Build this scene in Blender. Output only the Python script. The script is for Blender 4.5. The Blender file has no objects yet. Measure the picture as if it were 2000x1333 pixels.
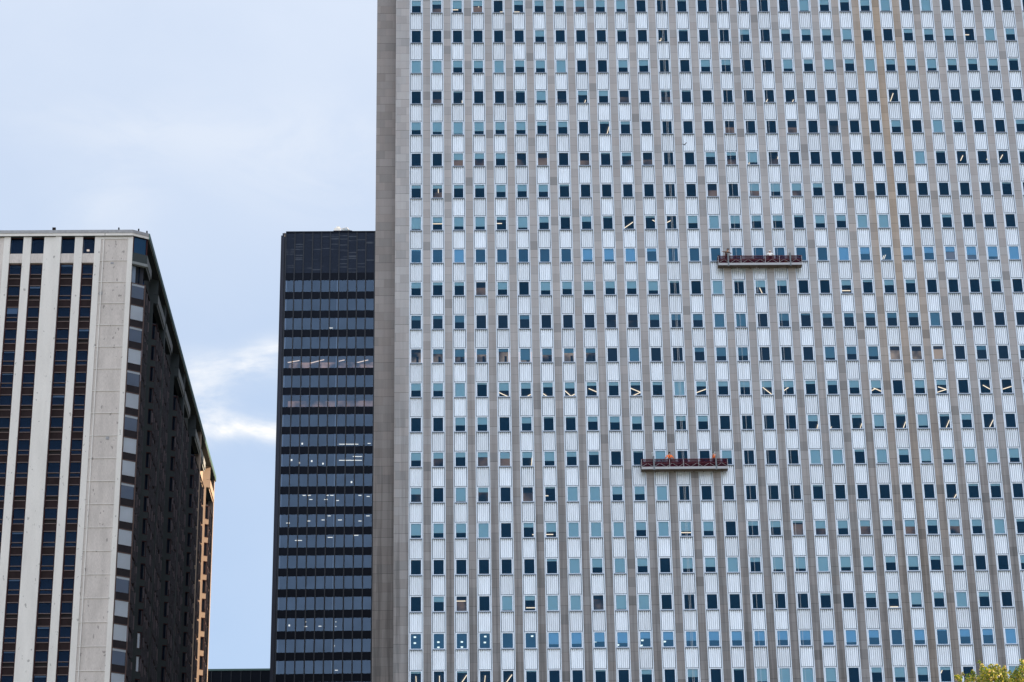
import bpy, math, random
from mathutils import Vector, Matrix
random.seed(7)
R_ = math.radians
# ---------------------------------------------------------------- camera
sc = bpy.context.scene
CAMZ = 1.7
RIGHT = Vector((0.9997337965813322, -0.017343425784902954, -0.015216489579362249))
UP = Vector((0.006441584505553308, -0.42347544939983933, 0.9058846779500478))
FWD = Vector((0.022154953444615766, 0.9057415466553622, 0.423250999644678))
cd = bpy.data.cameras.new("camera"); cam = bpy.data.objects.new("camera", cd)
sc.collection.objects.link(cam); sc.camera = cam
cd.lens = 90.0; cd.sensor_width = 36.0; cd.clip_start = 0.5; cd.clip_end = 6000
M = Matrix.Identity(4)
for i in range(3):
    M[i][0] = RIGHT[i]; M[i][1] = UP[i]; M[i][2] = -FWD[i]
M[2][3] = CAMZ
cam.matrix_world = M
def ray(px, py):
    return RIGHT * ((px-1000)/5000.0) + UP * (-(py-666.5)/5000.0) + FWD
def at(px, py, Y):                      # where a line of sight meets the upright plane y = Y
    d = ray(px, py); t = Y/d.y
    return d.x*t, d.z*t + CAMZ
# ---------------------------------------------------------------- sky, sun, exposure
SUN_AZ, SUN_EL = 82.0, 27.0
EXPO = 1.25
sc.view_settings.view_transform = 'Standard'; sc.view_settings.look = 'None'
sc.view_settings.exposure = EXPO; sc.view_settings.gamma = 1.0
w = bpy.data.worlds.new("World"); sc.world = w; w.use_nodes = True
nt = w.node_tree; nt.nodes.clear()
def N(nt, typ, **kw):
    n = nt.nodes.new(typ)
    for k, v in kw.items(): setattr(n, k, v)
    return n
def mathn(nt, op, a, b=None, c=None, clamp=False):
    n = nt.nodes.new('ShaderNodeMath'); n.operation = op; n.use_clamp = clamp
    for i, v in enumerate((a, b, c)):
        if v is None: continue
        if isinstance(v, (int, float)): n.inputs[i].default_value = v
        else: nt.links.new(v, n.inputs[i])
    return n.outputs[0]
def mixc(nt, fac, a, b, blend='MIX'):
    n = nt.nodes.new('ShaderNodeMix'); n.data_type = 'RGBA'; n.blend_type = blend
    for i, v in ((0, fac), (6, a), (7, b)):
        if isinstance(v, (int, float)): n.inputs[i].default_value = v
        elif isinstance(v, tuple): n.inputs[i].default_value = (*v, 1) if len(v) == 3 else v
        else: nt.links.new(v, n.inputs[i])
    return n.outputs[2]
sky = N(nt, 'ShaderNodeTexSky'); sky.sky_type = 'NISHITA'; sky.sun_disc = False
sky.sun_elevation = R_(SUN_EL); sky.sun_rotation = R_(SUN_AZ)
sky.air_density = 1.0; sky.dust_density = 1.2; sky.ozone_density = 1.5
tc = N(nt, 'ShaderNodeTexCoord'); sp = N(nt, 'ShaderNodeSeparateXYZ')
nt.links.new(tc.outputs['Generated'], sp.inputs[0])
X, Y, Z = sp.outputs
def wnoise(scale, detail, rough, sx, sy, sz, dist=0.0):
    mp = N(nt, 'ShaderNodeMapping'); mp.inputs['Scale'].default_value = (sx, sy, sz)
    nt.links.new(tc.outputs['Generated'], mp.inputs[0])
    no = N(nt, 'ShaderNodeTexNoise'); no.inputs['Scale'].default_value = scale
    no.inputs['Detail'].default_value = detail; no.inputs['Roughness'].default_value = rough
    no.inputs['Distortion'].default_value = dist
    nt.links.new(mp.outputs[0], no.inputs['Vector']); return no.outputs[0]
def ramp(nt, v, lo, hi):
    n = N(nt, 'ShaderNodeMapRange'); n.interpolation_type = 'SMOOTHSTEP'
    nt.links.new(v, n.inputs[0]); n.inputs[1].default_value = lo; n.inputs[2].default_value = hi
    return n.outputs[0]
az = mathn(nt, 'DIVIDE', X, mathn(nt, 'MAXIMUM', Y, 0.05))        # direction slopes, valid to the north
el = mathn(nt, 'DIVIDE', Z, mathn(nt, 'MAXIMUM', Y, 0.05))
def blob(px, py, rx, ry, rot=0.0):
    d = ray(px, py); cu, cv = d.x/d.y, d.z/d.y
    a = mathn(nt, 'SUBTRACT', az, cu); b = mathn(nt, 'SUBTRACT', el, cv)
    c, s = math.cos(rot), math.sin(rot)
    u = mathn(nt, 'DIVIDE', mathn(nt, 'ADD', mathn(nt, 'MULTIPLY', a, c), mathn(nt, 'MULTIPLY', b, s)), rx)
    v = mathn(nt, 'DIVIDE', mathn(nt, 'SUBTRACT', mathn(nt, 'MULTIPLY', b, c), mathn(nt, 'MULTIPLY', a, s)), ry)
    r = mathn(nt, 'ADD', mathn(nt, 'MULTIPLY', u, u), mathn(nt, 'MULTIPLY', v, v))
    return mathn(nt, 'MULTIPLY', mathn(nt, 'EXPONENT', mathn(nt, 'MULTIPLY', r, -1.0)), mathn(nt, 'GREATER_THAN', Y, 0.1))
n1 = wnoise(16, 9, 0.62, 1.0, 1.0, 2.6, 0.6)
n2 = wnoise(5, 5, 0.55, 1.0, 1.0, 1.8, 0.3)
blobs = None
for b in ((480, 840, .026, .0052, -.06), (400, 785, .0100, .014, .5), (435, 716, .024, .0062, -.10), (515, 690, .012, .006, .3),
          (260, 250, .05, .014, -.12), (620, 300, .05, .03, 0), (215, 395, .022, .022, -.6)):
    g = mathn(nt, 'MULTIPLY', blob(*b), (1.15 if b[1] > 800 else .65) if b[1] > 500 else 0.14)
    blobs = g if blobs is None else mathn(nt, 'ADD', blobs, g)
wisp = mathn(nt, 'MULTIPLY', blobs, ramp(nt, n1, 0.30, 0.66), clamp=True)
wisp = mathn(nt, 'ADD', wisp, mathn(nt, 'MULTIPLY', blob(475, 842, .020, .0035, -.05), 0.35), clamp=True)
wisp = mathn(nt, 'MULTIPLY', wisp, 1.6, clamp=True)
south = ramp(nt, Y, 0.25, -0.35)                                  # unseen brighter cloud added behind the camera to light the shaded fronts
veil = mathn(nt, 'ADD', 0.07, mathn(nt, 'MULTIPLY', ramp(nt, n2, 0.30, 0.75), 0.18))
veil = mathn(nt, 'ADD', veil, mathn(nt, 'MULTIPLY', ramp(nt, el, 0.30, 0.72), 0.66))
veil = mathn(nt, 'ADD', veil, mathn(nt, 'MULTIPLY', south, 0.35))
veil = mathn(nt, 'ADD', veil, 0.02, clamp=True)
K = 1/(0.12 * 2**EXPO)
base = mixc(nt, 0.55, sky.outputs[0], (0.43*K, 0.565*K, 0.77*K))
c = mixc(nt, veil, base, (0.78*K, 0.86*K, 1.0*K))
c = mixc(nt, mathn(nt, 'MULTIPLY', south, 0.85), c, (1.36*K, 1.50*K, 1.74*K))
c = mixc(nt, wisp, c, (1.02*K, 1.03*K, 1.04*K))
bg = N(nt, 'ShaderNodeBackground'); bg.inputs[1].default_value = 0.12
nt.links.new(c, bg.inputs[0])
wo = N(nt, 'ShaderNodeOutputWorld'); nt.links.new(bg.outputs[0], wo.inputs[0])
sd = bpy.data.lights.new("sun", 'SUN'); sd.energy = 5.0; sd.angle = R_(0.5); sd.color = (1.0, 0.76, 0.52)
so = bpy.data.objects.new("sun", sd); sc.collection.objects.link(so)
a, e = R_(SUN_AZ), R_(SUN_EL)
sdir = Vector((math.sin(a)*math.cos(e), math.cos(a)*math.cos(e), math.sin(e)))
so.rotation_euler = sdir.to_track_quat('Z', 'Y').to_euler(); so.location = (200, 50, 200)

# ---------------------------------------------------------------- materials
def new_mat(name):
    m = bpy.data.materials.new(name); m.use_nodes = True
    nt = m.node_tree; b = nt.nodes['Principled BSDF']; return m, nt, b
def pos(nt):
    g = N(nt, 'ShaderNodeNewGeometry'); s = N(nt, 'ShaderNodeSeparateXYZ')
    nt.links.new(g.outputs['Position'], s.inputs[0]); return g.outputs['Position'], s.outputs
def noise(nt, vec, scale, detail=4, rough=.55, stretch=None):
    if stretch:
        mp = N(nt, 'ShaderNodeMapping'); mp.inputs['Scale'].default_value = stretch
        nt.links.new(vec, mp.inputs[0]); vec = mp.outputs[0]
    n = N(nt, 'ShaderNodeTexNoise'); n.inputs['Scale'].default_value = scale
    n.inputs['Detail'].default_value = detail; n.inputs['Roughness'].default_value = rough
    nt.links.new(vec, n.inputs['Vector']); return n.outputs[0]
def simple(name, col, rough=.6, metal=0.0, var=0.0, scale=2.0, spec=.5, stretch=None):
    m, nt, b = new_mat(name)
    b.inputs['Base Color'].default_value = (*col, 1); b.inputs['Roughness'].default_value = rough
    b.inputs['Metallic'].default_value = metal; b.inputs['Specular IOR Level'].default_value = spec
    if var:
        P, _ = pos(nt); n = noise(nt, P, scale, stretch=stretch)
        nt.links.new(mixc(nt, n, tuple(x*(1-var) for x in col), tuple(min(1, x*(1+var)) for x in col)), b.inputs['Base Color'])
    return m
def bump(nt, b, h, strength=.3, dist=.02):
    n = N(nt, 'ShaderNodeBump'); n.inputs['Strength'].default_value = strength; n.inputs['Distance'].default_value = dist
    nt.links.new(h, n.inputs['Height']); nt.links.new(n.outputs[0], b.inputs['Normal'])

PX0, PITCH, FLOOR, YF, ZR0 = -3.95480669958065, 2.2, 3.7593931997218433, 234.33642692201414, 150.93507373196277
def stone_mat(name, col, course, wid=None, big=False):
    m, nt, b = new_mat(name); P, (x, y, z) = pos(nt)
    zz = mathn(nt, 'DIVIDE', mathn(nt, 'SUBTRACT', z, ZR0-0.36), course)
    row = mathn(nt, 'FLOOR', zz); fr = mathn(nt, 'FRACT', zz)
    if wid:      # broad corner piers: stones laid in two widths
        xx = mathn(nt, 'ADD', mathn(nt, 'DIVIDE', x, wid), mathn(nt, 'MULTIPLY', mathn(nt, 'MODULO', row, 2.0), 0.42))
        joint_x = mathn(nt, 'LESS_THAN', mathn(nt, 'FRACT', xx), 0.02)
    else:
        xx = mathn(nt, 'DIVIDE', mathn(nt, 'SUBTRACT', x, PX0), PITCH); joint_x = None
    col_i = mathn(nt, 'FLOOR', xx)
    cv = N(nt, 'ShaderNodeCombineXYZ'); nt.links.new(col_i, cv.inputs[0]); nt.links.new(row, cv.inputs[1])
    wn = N(nt, 'ShaderNodeTexWhiteNoise'); wn.noise_dimensions = '3D'; nt.links.new(cv.outputs[0], wn.inputs['Vector'])
    wn2 = N(nt, 'ShaderNodeTexWhiteNoise'); wn2.noise_dimensions = '3D'
    cv2 = N(nt, 'ShaderNodeCombineXYZ'); nt.links.new(row, cv2.inputs[0]); nt.links.new(col_i, cv2.inputs[1]); cv2.inputs[2].default_value = 3.3
    nt.links.new(cv2.outputs[0], wn2.inputs['Vector'])
    tone = mathn(nt, 'ADD', 0.89, mathn(nt, 'MULTIPLY', wn.outputs[0], 0.21))
    dark = mathn(nt, 'MULTIPLY', mathn(nt, 'LESS_THAN', wn2.outputs[0], 0.085), 0.10 if wid else 0.24)
    tone = mathn(nt, 'SUBTRACT', tone, dark)
    n1 = noise(nt, P, 0.7, 6, .6, (1, 1, .35)); n2 = noise(nt, P, 14, 3, .6)
    tone = mathn(nt, 'MULTIPLY', tone, mathn(nt, 'ADD', 0.86, mathn(nt, 'MULTIPLY', n1, 0.28)))
    tone = mathn(nt, 'MULTIPLY', tone, mathn(nt, 'ADD', 0.93, mathn(nt, 'MULTIPLY', n2, 0.14)))
    jd = mathn(nt, 'LESS_THAN', fr, 0.045)
    per4 = mathn(nt, 'LESS_THAN', mathn(nt, 'FRACT', mathn(nt, 'MULTIPLY', mathn(nt, 'ADD', row, 0.5), 0.25 if not wid else .25)), 0.25)
    jd = mathn(nt, 'MULTIPLY', jd, mathn(nt, 'ADD', 0.26, mathn(nt, 'MULTIPLY', per4, 0.30)))
    if joint_x is not None: jd = mathn(nt, 'ADD', jd, mathn(nt, 'MULTIPLY', joint_x, 0.10))
    tone = mathn(nt, 'MULTIPLY', tone, mathn(nt, 'SUBTRACT', 1.0, jd))
    # long stain streaks below the sills, thickest low on the shaft
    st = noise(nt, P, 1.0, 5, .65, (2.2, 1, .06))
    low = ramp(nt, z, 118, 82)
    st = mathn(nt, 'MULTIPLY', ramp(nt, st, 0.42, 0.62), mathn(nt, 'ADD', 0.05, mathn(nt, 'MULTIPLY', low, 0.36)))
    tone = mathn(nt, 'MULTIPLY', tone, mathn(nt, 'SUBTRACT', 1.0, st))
    low_tone = mathn(nt, 'MULTIPLY', mathn(nt, 'MULTIPLY', ramp(nt, z, 128, 70), mathn(nt, 'ADD', .45, n1)), .46)  # tone darkens towards the bottom of the shaft
    tone = mathn(nt, 'MULTIPLY', tone, mathn(nt, 'SUBTRACT', 1.0, low_tone))
    hue = mixc(nt, wn2.outputs[0], col, (col[0]*1.02, col[1]*.975, col[2]*.95))
    # rust-brown run-off on a few shafts
    xc = mathn(nt, 'SUBTRACT', x, PX0 + PITCH*22.5)
    band = mathn(nt, 'EXPONENT', mathn(nt, 'MULTIPLY', mathn(nt, 'MULTIPLY', xc, xc), -0.075))
    nb = noise(nt, P, .5, 3, .5, (3, 1, .25))
    hi = ramp(nt, z, 85, 150)
    stain = mathn(nt, 'MULTIPLY', band, mathn(nt, 'MULTIPLY', mathn(nt, 'ADD', 0.35, nb), mathn(nt, 'ADD', 0.55, mathn(nt, 'MULTIPLY', hi, 0.6))), clamp=True)
    hue = mixc(nt, mathn(nt, 'MULTIPLY', stain, .8), hue, (col[0]*.98, col[1]*.74, col[2]*.50))
    cmb = N(nt, 'ShaderNodeCombineColor')
    for i in range(3): nt.links.new(tone, cmb.inputs[i])
    nt.links.new(mixc(nt, 1.0, hue, cmb.outputs[0], 'MULTIPLY'), b.inputs['Base Color'])
    b.inputs['Roughness'].default_value = .85; bump(nt, b, n2, .25, .01); return m
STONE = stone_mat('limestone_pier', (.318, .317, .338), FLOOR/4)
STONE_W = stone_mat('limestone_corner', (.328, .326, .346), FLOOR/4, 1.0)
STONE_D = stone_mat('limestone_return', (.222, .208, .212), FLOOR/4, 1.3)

def alu_mat():
    m, nt, b = new_mat('pale_aluminium'); P, (x, y, z) = pos(nt)
    cx = mathn(nt, 'FLOOR', mathn(nt, 'ADD', mathn(nt, 'DIVIDE', mathn(nt, 'SUBTRACT', x, PX0), PITCH), .5))
    rz = mathn(nt, 'FLOOR', mathn(nt, 'DIVIDE', mathn(nt, 'SUBTRACT', z, ZR0-.87), FLOOR))
    cv = N(nt, 'ShaderNodeCombineXYZ'); nt.links.new(cx, cv.inputs[0]); nt.links.new(rz, cv.inputs[1])
    wn = N(nt, 'ShaderNodeTexWhiteNoise'); nt.links.new(cv.outputs[0], wn.inputs['Vector'])
    t = mathn(nt, 'ADD', .86, mathn(nt, 'MULTIPLY', wn.outputs[0], .16))
    n = noise(nt, P, 1.6, 5, .6, (2.5, 1, .35))
    t = mathn(nt, 'MULTIPLY', t, mathn(nt, 'ADD', .80, mathn(nt, 'MULTIPLY', n, .36)))
    cmb = N(nt, 'ShaderNodeCombineColor')
    for i in range(3): nt.links.new(t, cmb.inputs[i])
    nt.links.new(mixc(nt, 1.0, (.745, .80, .865), cmb.outputs[0], 'MULTIPLY'), b.inputs['Base Color'])
    b.inputs['Roughness'].default_value = .36; b.inputs['Metallic'].default_value = .35; return m
ALU = alu_mat()
ALU_F = simple('aluminium_frame', (.62, .70, .81), .4, .15, .12, 2)
GROOVE = simple('dark_reveal', (.06, .08, .12), .7)
SILL = simple('sill_shadow_metal', (.16, .20, .27), .5)  # dark tone paints the shadow line at the windows into the metal
INT = simple('office_interior', (.10, .10, .105), .9, var=.25, scale=.6)
BACK = simple('office_back_wall', (.13, .12, .12), .9, var=.4, scale=.35)
BLIND = simple('roller_blind', (.80, .84, .82), .8)
def glass(name, tint, refl, rcol=(.85, .92, 1.0)):
    m = bpy.data.materials.new(name); m.use_nodes = True; nt = m.node_tree; nt.nodes.clear()
    t = N(nt, 'ShaderNodeBsdfTransparent'); t.inputs[0].default_value = (*tint, 1)
    g = N(nt, 'ShaderNodeBsdfGlossy'); g.inputs['Roughness'].default_value = .03; g.inputs[0].default_value = (*rcol, 1)
    P, (x, y, z) = pos(nt)
    f = N(nt, 'ShaderNodeFresnel'); f.inputs[0].default_value = 1.45
    fac = mathn(nt, 'ADD', f.outputs[0], refl, clamp=True)
    n = noise(nt, P, .35, 3, .5)
    fac = mathn(nt, 'MULTIPLY', fac, mathn(nt, 'ADD', .75, mathn(nt, 'MULTIPLY', n, .5)))
    mx = N(nt, 'ShaderNodeMixShader'); nt.links.new(fac, mx.inputs[0])
    nt.links.new(t.outputs[0], mx.inputs[1]); nt.links.new(g.outputs[0], mx.inputs[2])
    o = N(nt, 'ShaderNodeOutputMaterial'); nt.links.new(mx.outputs[0], o.inputs[0]); return m
G_N = glass('window_glass', (.62, .78, .83), .012, (.12, .42, .80))
G_D = glass('smoky_glass', (.34, .50, .58), .015, (.20, .48, .85))
G_B = glass('blue_glass', (.46, .64, .78), .075, (.22, .60, 1.0))
G_BLACK = glass('tower_glass', (.42, .5, .6), .09, (.38, .55, .80))
G_L = glass('apartment_glass', (.34, .42, .52), .0, (.14, .29, .58))
G_C = glass('corner_glass', (.92, .94, .97), .10, (.8, .9, 1.05))
def emit(name, col, s):
    m = bpy.data.materials.new(name); m.use_nodes = True; nt = m.node_tree; nt.nodes.clear()
    e = N(nt, 'ShaderNodeEmission'); e.inputs[0].default_value = (*col, 1); e.inputs[1].default_value = s
    o = N(nt, 'ShaderNodeOutputMaterial'); nt.links.new(e.outputs[0], o.inputs[0]); return m
LAMP = emit('lit_tube', (1.0, .68, .48), .85)
LAMPW = emit('lit_panel', (1.0, .86, .68), .9)
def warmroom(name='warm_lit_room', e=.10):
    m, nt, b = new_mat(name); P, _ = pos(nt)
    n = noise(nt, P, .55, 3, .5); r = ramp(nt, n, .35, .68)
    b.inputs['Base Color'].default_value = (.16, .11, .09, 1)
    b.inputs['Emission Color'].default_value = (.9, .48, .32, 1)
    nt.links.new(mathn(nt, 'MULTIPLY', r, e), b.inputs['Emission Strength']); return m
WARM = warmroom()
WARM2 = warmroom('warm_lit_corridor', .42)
DOOR = simple('dark_door', (.02, .018, .02), .6, spec=.05)

# ---------------------------------------------------------------- mesh helpers
class MB:
    def __init__(s): s.v = []; s.f = []; s.m = []
    def quad(s, pts, mi=0):
        n = len(s.v); s.v += [tuple(p) for p in pts]; s.f.append(tuple(range(n, n+len(pts)))); s.m.append(mi)
    def box(s, x0, x1, y0, y1, z0, z1, mi=0, skip=''):
        n = len(s.v)
        s.v += [(x0, y0, z0), (x1, y0, z0), (x1, y1, z0), (x0, y1, z0), (x0, y0, z1), (x1, y0, z1), (x1, y1, z1), (x0, y1, z1)]
        F = {'b': (0, 3, 2, 1), 't': (4, 5, 6, 7), 'f': (0, 1, 5, 4), 'r': (1, 2, 6, 5), 'k': (2, 3, 7, 6), 'l': (3, 0, 4, 7)}
        for k, q in F.items():
            if k in skip: continue
            s.f.append(tuple(n+i for i in q)); s.m.append(mi)
    def prism(s, poly, z0, z1, mi=0):            # poly counter-clockwise seen from above
        n = len(s.v); k = len(poly)
        s.v += [(x, y, z0) for x, y in poly] + [(x, y, z1) for x, y in poly]
        s.f.append(tuple(n+i for i in range(k-1, -1, -1))); s.m.append(mi)
        s.f.append(tuple(n+k+i for i in range(k))); s.m.append(mi)
        for i in range(k):
            j = (i+1) % k; s.f.append((n+i, n+j, n+k+j, n+k+i)); s.m.append(mi)
    def bar(s, p, q, r, mi=0, k=6, r2=None):
        p, q = Vector(p), Vector(q); d = (q-p)
        if d.length < 1e-6: return
        d.normalize(); a = d.orthogonal().normalized(); b = d.cross(a); n = len(s.v); r2 = r if r2 is None else r2
        for P, rr in ((p, r), (q, r2)):
            for i in range(k):
                t = 2*math.pi*i/k; s.v.append(tuple(P + a*(rr*math.cos(t)) + b*(rr*math.sin(t))))
        for i in range(k):
            j = (i+1) % k; s.f.append((n+i, n+j, n+k+j, n+k+i)); s.m.append(mi)
        s.f.append(tuple(n+i for i in range(k-1, -1, -1))); s.m.append(mi)
        s.f.append(tuple(n+k+i for i in range(k))); s.m.append(mi)
    def mesh(s, name, mats):
        me = bpy.data.meshes.new(name); me.from_pydata(s.v, [], s.f)
        for m in mats: me.materials.append(m)
        me.polygons.foreach_set('material_index', s.m); me.update(); return me
    def build(s, name, mats, parent=None, world=True):
        if not isinstance(mats, (list, tuple)): mats = [mats]
        if parent is not None and world:         # vertices come in world space
            o = origin(parent); s.v = [(x-o[0], y-o[1], z-o[2]) for x, y, z in s.v]
        return link(name, s.mesh(name, mats), parent)
def origin(o):
    p = Vector((0, 0, 0))
    while o is not None: p += o.location; o = o.parent
    return p
def link(name, me, parent=None, loc=None):
    o = bpy.data.objects.new(name, me); sc.collection.objects.link(o)
    if parent is not None: o.parent = parent
    if loc is not None: o.location = loc
    return o
def thing(name, label, cat, loc=(0, 0, 0), group=None):
    o = bpy.data.objects.new(name, None); sc.collection.objects.link(o); o.location = loc
    o.empty_display_size = .5; return tag(o, label, cat, group)
def tag(o, label, cat, group=None):
    o['label'] = label; o['category'] = cat
    if group: o['group'] = group
    return o

# ---------------------------------------------------------------- ground
def ground():
    m, nt, b = new_mat('paving_and_lawn'); P, (x, y, z) = pos(nt)
    n = noise(nt, P, .02, 4, .6); f = ramp(nt, n, .48, .52)
    br = noise(nt, P, 1.5, 4)
    c = mixc(nt, f, mixc(nt, br, (.30, .29, .27), (.38, .37, .34)), mixc(nt, br, (.05, .09, .03), (.09, .13, .05)))
    nt.links.new(c, b.inputs['Base Color']); b.inputs['Roughness'].default_value = .9
    mb = MB(); mb.quad([(-3000, -3000, 0), (3000, -3000, 0), (3000, 3000, 0), (-3000, 3000, 0)])
    o = mb.build('ground', m); o['kind'] = 'structure'
    mb = MB(); mb.quad([(-500, 205, .004), (500, 205, .004), (500, 222, .004), (-500, 222, .004)])
    o = mb.build('road', simple('asphalt', (.05, .05, .052), .9, var=.2), None); o['kind'] = 'structure'
    mb = MB(); mb.box(-500, 500, 222, 230, 0, .13); mb.box(-500, 500, 199, 205, 0, .13)
    o = mb.build('pavement', simple('pavement_slabs', (.33, .32, .30), .9, var=.15)); o['kind'] = 'structure'
ground()

# ---------------------------------------------------------------- big office slab on the right
NC = 32; ROWS = list(range(-1, 22)); ZTOP = 184.0; YBACK = 362.0
office = thing('office_tower', 'vast pale office slab filling the right two thirds, limestone piers between white ribbed panels', 'building', (30, YF, 0))
XL0, XL1, XL2 = -8.18, -6.12, PX0-.715
XR = PX0 + PITCH*(NC-1) + .715
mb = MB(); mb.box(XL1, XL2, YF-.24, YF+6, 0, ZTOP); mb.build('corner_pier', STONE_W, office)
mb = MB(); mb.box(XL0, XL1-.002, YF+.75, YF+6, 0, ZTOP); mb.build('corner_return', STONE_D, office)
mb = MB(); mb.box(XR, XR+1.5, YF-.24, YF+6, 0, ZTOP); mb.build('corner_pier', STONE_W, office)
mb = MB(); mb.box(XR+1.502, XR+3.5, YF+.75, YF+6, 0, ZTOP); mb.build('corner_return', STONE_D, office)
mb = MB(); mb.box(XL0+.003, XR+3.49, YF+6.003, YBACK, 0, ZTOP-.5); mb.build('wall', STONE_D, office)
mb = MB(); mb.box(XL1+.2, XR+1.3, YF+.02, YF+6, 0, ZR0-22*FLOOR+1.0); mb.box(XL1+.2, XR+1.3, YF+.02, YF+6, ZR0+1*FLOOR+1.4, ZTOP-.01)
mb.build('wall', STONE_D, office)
mb = MB(); mb.box(XL0-.2, XR+3.7, YF-.4, YF+7, ZTOP+.001, ZTOP+1.2); mb.build('parapet', STONE_W, office)
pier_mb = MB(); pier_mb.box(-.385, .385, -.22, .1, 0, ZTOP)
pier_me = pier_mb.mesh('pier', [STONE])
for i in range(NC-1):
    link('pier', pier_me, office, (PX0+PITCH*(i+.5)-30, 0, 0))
mul = MB(); mul.box(-.04, .04, -.17, .08, ZR0-22*FLOOR, ZR0+2*FLOOR); mul_me = mul.mesh('mullion', [ALU_F])
for i in range(NC):
    for s in (-1, 1): link('mullion', mul_me, office, (PX0+PITCH*i+s*.672-30, 0, 0))
# floors: slab edge, back wall behind the ribbed panel, ceilings
for j in ROWS:
    zc = ZR0 - j*FLOOR; mb = MB()
    mb.box(XL2-.1, XR+.1, YF+.16, YF+6, zc+.90, zc+1.25, 0)
    mb.box(XL2-.1, XR+.1, YF+.081, YF+.158, zc+.846, zc+FLOOR-.846, 1)
    mb.box(XL2-.1, XR+.1, YF+5.7, YF+5.95, zc-FLOOR+1.26, zc+.895, 2)
    mb.build('floor_slab', [INT, GROOVE, BACK], office)
RW = ["436403445570000000094259090000", "000000500000000040345800345 0A4".replace(' ', ''), "AA56A56A0064005400738394575451", "000000703400000000000000000000",
 "67976634012000000000" "00050A1003", "0054400000" "2000328000" "0000A00000", "2222555100" "0000005653" "0000000000", "9477284041" "0105A64416" "4AA0020000",
 "00A0000088" "A200000000" "A5064367AA", "4220506565" "5710A05400" "4142000100", "3250030000" "0444A90513" "3333A00000", "0354284330" "A003660008" "5700003030",
 "55A1543422" "22A3344423" "5505300000", "0055040034" "5434000040" "2818140000", "5433446320" "0A005000AA" "194879A600", "4093000AA5" "5A00000000" "0000011000",
 "866A036AAA" "5A66034155" "444444A100", "0000001A69" "5076A388A7" "7472600500", "030093AA09" "A000000010" "3484A30000", "0000007767" "4566666688" "507054A000",
 "1010000000" "305008AA90" "365203A000"]
def blind_of(i, j):
    if 0 <= j < len(RW) and i < len(RW[j]):
        ch = RW[j][i]; return 1.0 if ch == 'A' else int(ch)/10.0
    return random.choice([0, 0, .3, .5, 1.0])
def glass_kind(j): return G_B if j in (8, 19) else (G_D if j in (10, 11) else G_N)
GW, GH = .49, .745
def frame_mb(mb, ox=0, oy=0, oz=0, mi=0, msill=0, rounded=False):
    o, i, t = .60, GW, .845
    y0, y1 = oy-.07, oy+.06
    mb.box(ox-o, ox-i, y0, y1, oz-t, oz+t, mi); mb.box(ox+i, ox+o, y0, y1, oz-t, oz+t, mi)
    mb.box(ox-i, ox+i, y0, y1, oz+GH, oz+t, mi); mb.box(ox-i, ox+i, y0, y1, oz-t, oz-GH, mi)
    mb.box(ox-.631, ox+.631, oy-.23, oy+.05, oz-t-.085, oz-t-.001, msill)
    mb.box(ox-.615, ox+.615, oy-.11, oy+.05, oz+t+.001, oz+t+.04, msill)
    if rounded:
        r = .10
        for sx in (-1, 1):
            for sz in (-1, 1):
                cx, cz = ox+sx*GW, oz+sz*GH; pts = [(cx, oy-.03, cz)]
                for q in range(5):
                    a = math.pi/2*q/4
                    pts.append((cx-sx*r*(1-math.sin(a)), oy-.03, cz-sz*r*(1-math.cos(a))))
                if sx*sz < 0: pts.reverse()
                mb.quad(pts, mi)
def pane_mb(mb, ox=0, oy=0, oz=0, mi=0):
    mb.quad([(ox-GW, oy, oz-GH), (ox+GW, oy, oz-GH), (ox+GW, oy, oz+GH), (ox-GW, oy, oz+GH)], mi)
def blind_mb(mb, f, ox=0, oy=0, oz=0, mi=0):
    z0 = oz+GH-f*2*GH*1.0 - (0.02 if f >= 1 else 0)
    mb.box(ox-GW+.012, ox+GW-.012, oy+.055, oy+.063, z0, oz+GH+.05, mi)
    mb.box(ox-GW+.012, ox+GW-.012, oy+.05, oy+.07, z0-.025, z0-.001, mi)
def spandrel_mb(mb, ox=0, oy=0, oz=0, mi=0, mg=1):
    # oz = z of the window centre above; ribbed sheet down to the next window's head
    z1, z0 = oz-.845-.066, oz-FLOOR+.845+.041
    n, W = 6, 1.2; p = W/n; prof = []
    for k in range(n):
        b = -W/2+k*p; prof += [(b+.024, .04), (b+.055, -.11), (b+.135, -.11), (b+.166, .04)]
    prof = [(-W/2, 0)] + prof + [(W/2, 0)]
    for (xa, ya), (xb, yb) in zip(prof, prof[1:]):
        mb.quad([(ox+xa, oy+ya-.01, z0), (ox+xb, oy+yb-.01, z0), (ox+xb, oy+yb-.01, z1), (ox+xa, oy+ya-.01, z1)], mi)
me_frame = {}
for rd in (0, 1):
    mb = MB(); frame_mb(mb, msill=1, rounded=bool(rd)); me_frame[rd] = mb.mesh('window', [ALU_F, SILL])
me_pane = {}
for g in (G_N, G_D, G_B):
    mb = MB(); pane_mb(mb); me_pane[g.name] = mb.mesh('pane', [g])
me_blind = {}
def blind_me(f):
    k = round(f, 2)
    if k not in me_blind:
        mb = MB(); blind_mb(mb, k); me_blind[k] = mb.mesh('blind', [BLIND])
    return me_blind[k]
mb = MB(); spandrel_mb(mb); me_sp = mb.mesh('spandrel_panel', [ALU])
named = [(i, j) for j in (20, 19, 18) for i in range(28)] + [(i, 17) for i in range(16)]
named = set(named[:100])
rest = MB(); rest_sp = MB(); jit = random.Random(3)
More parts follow.
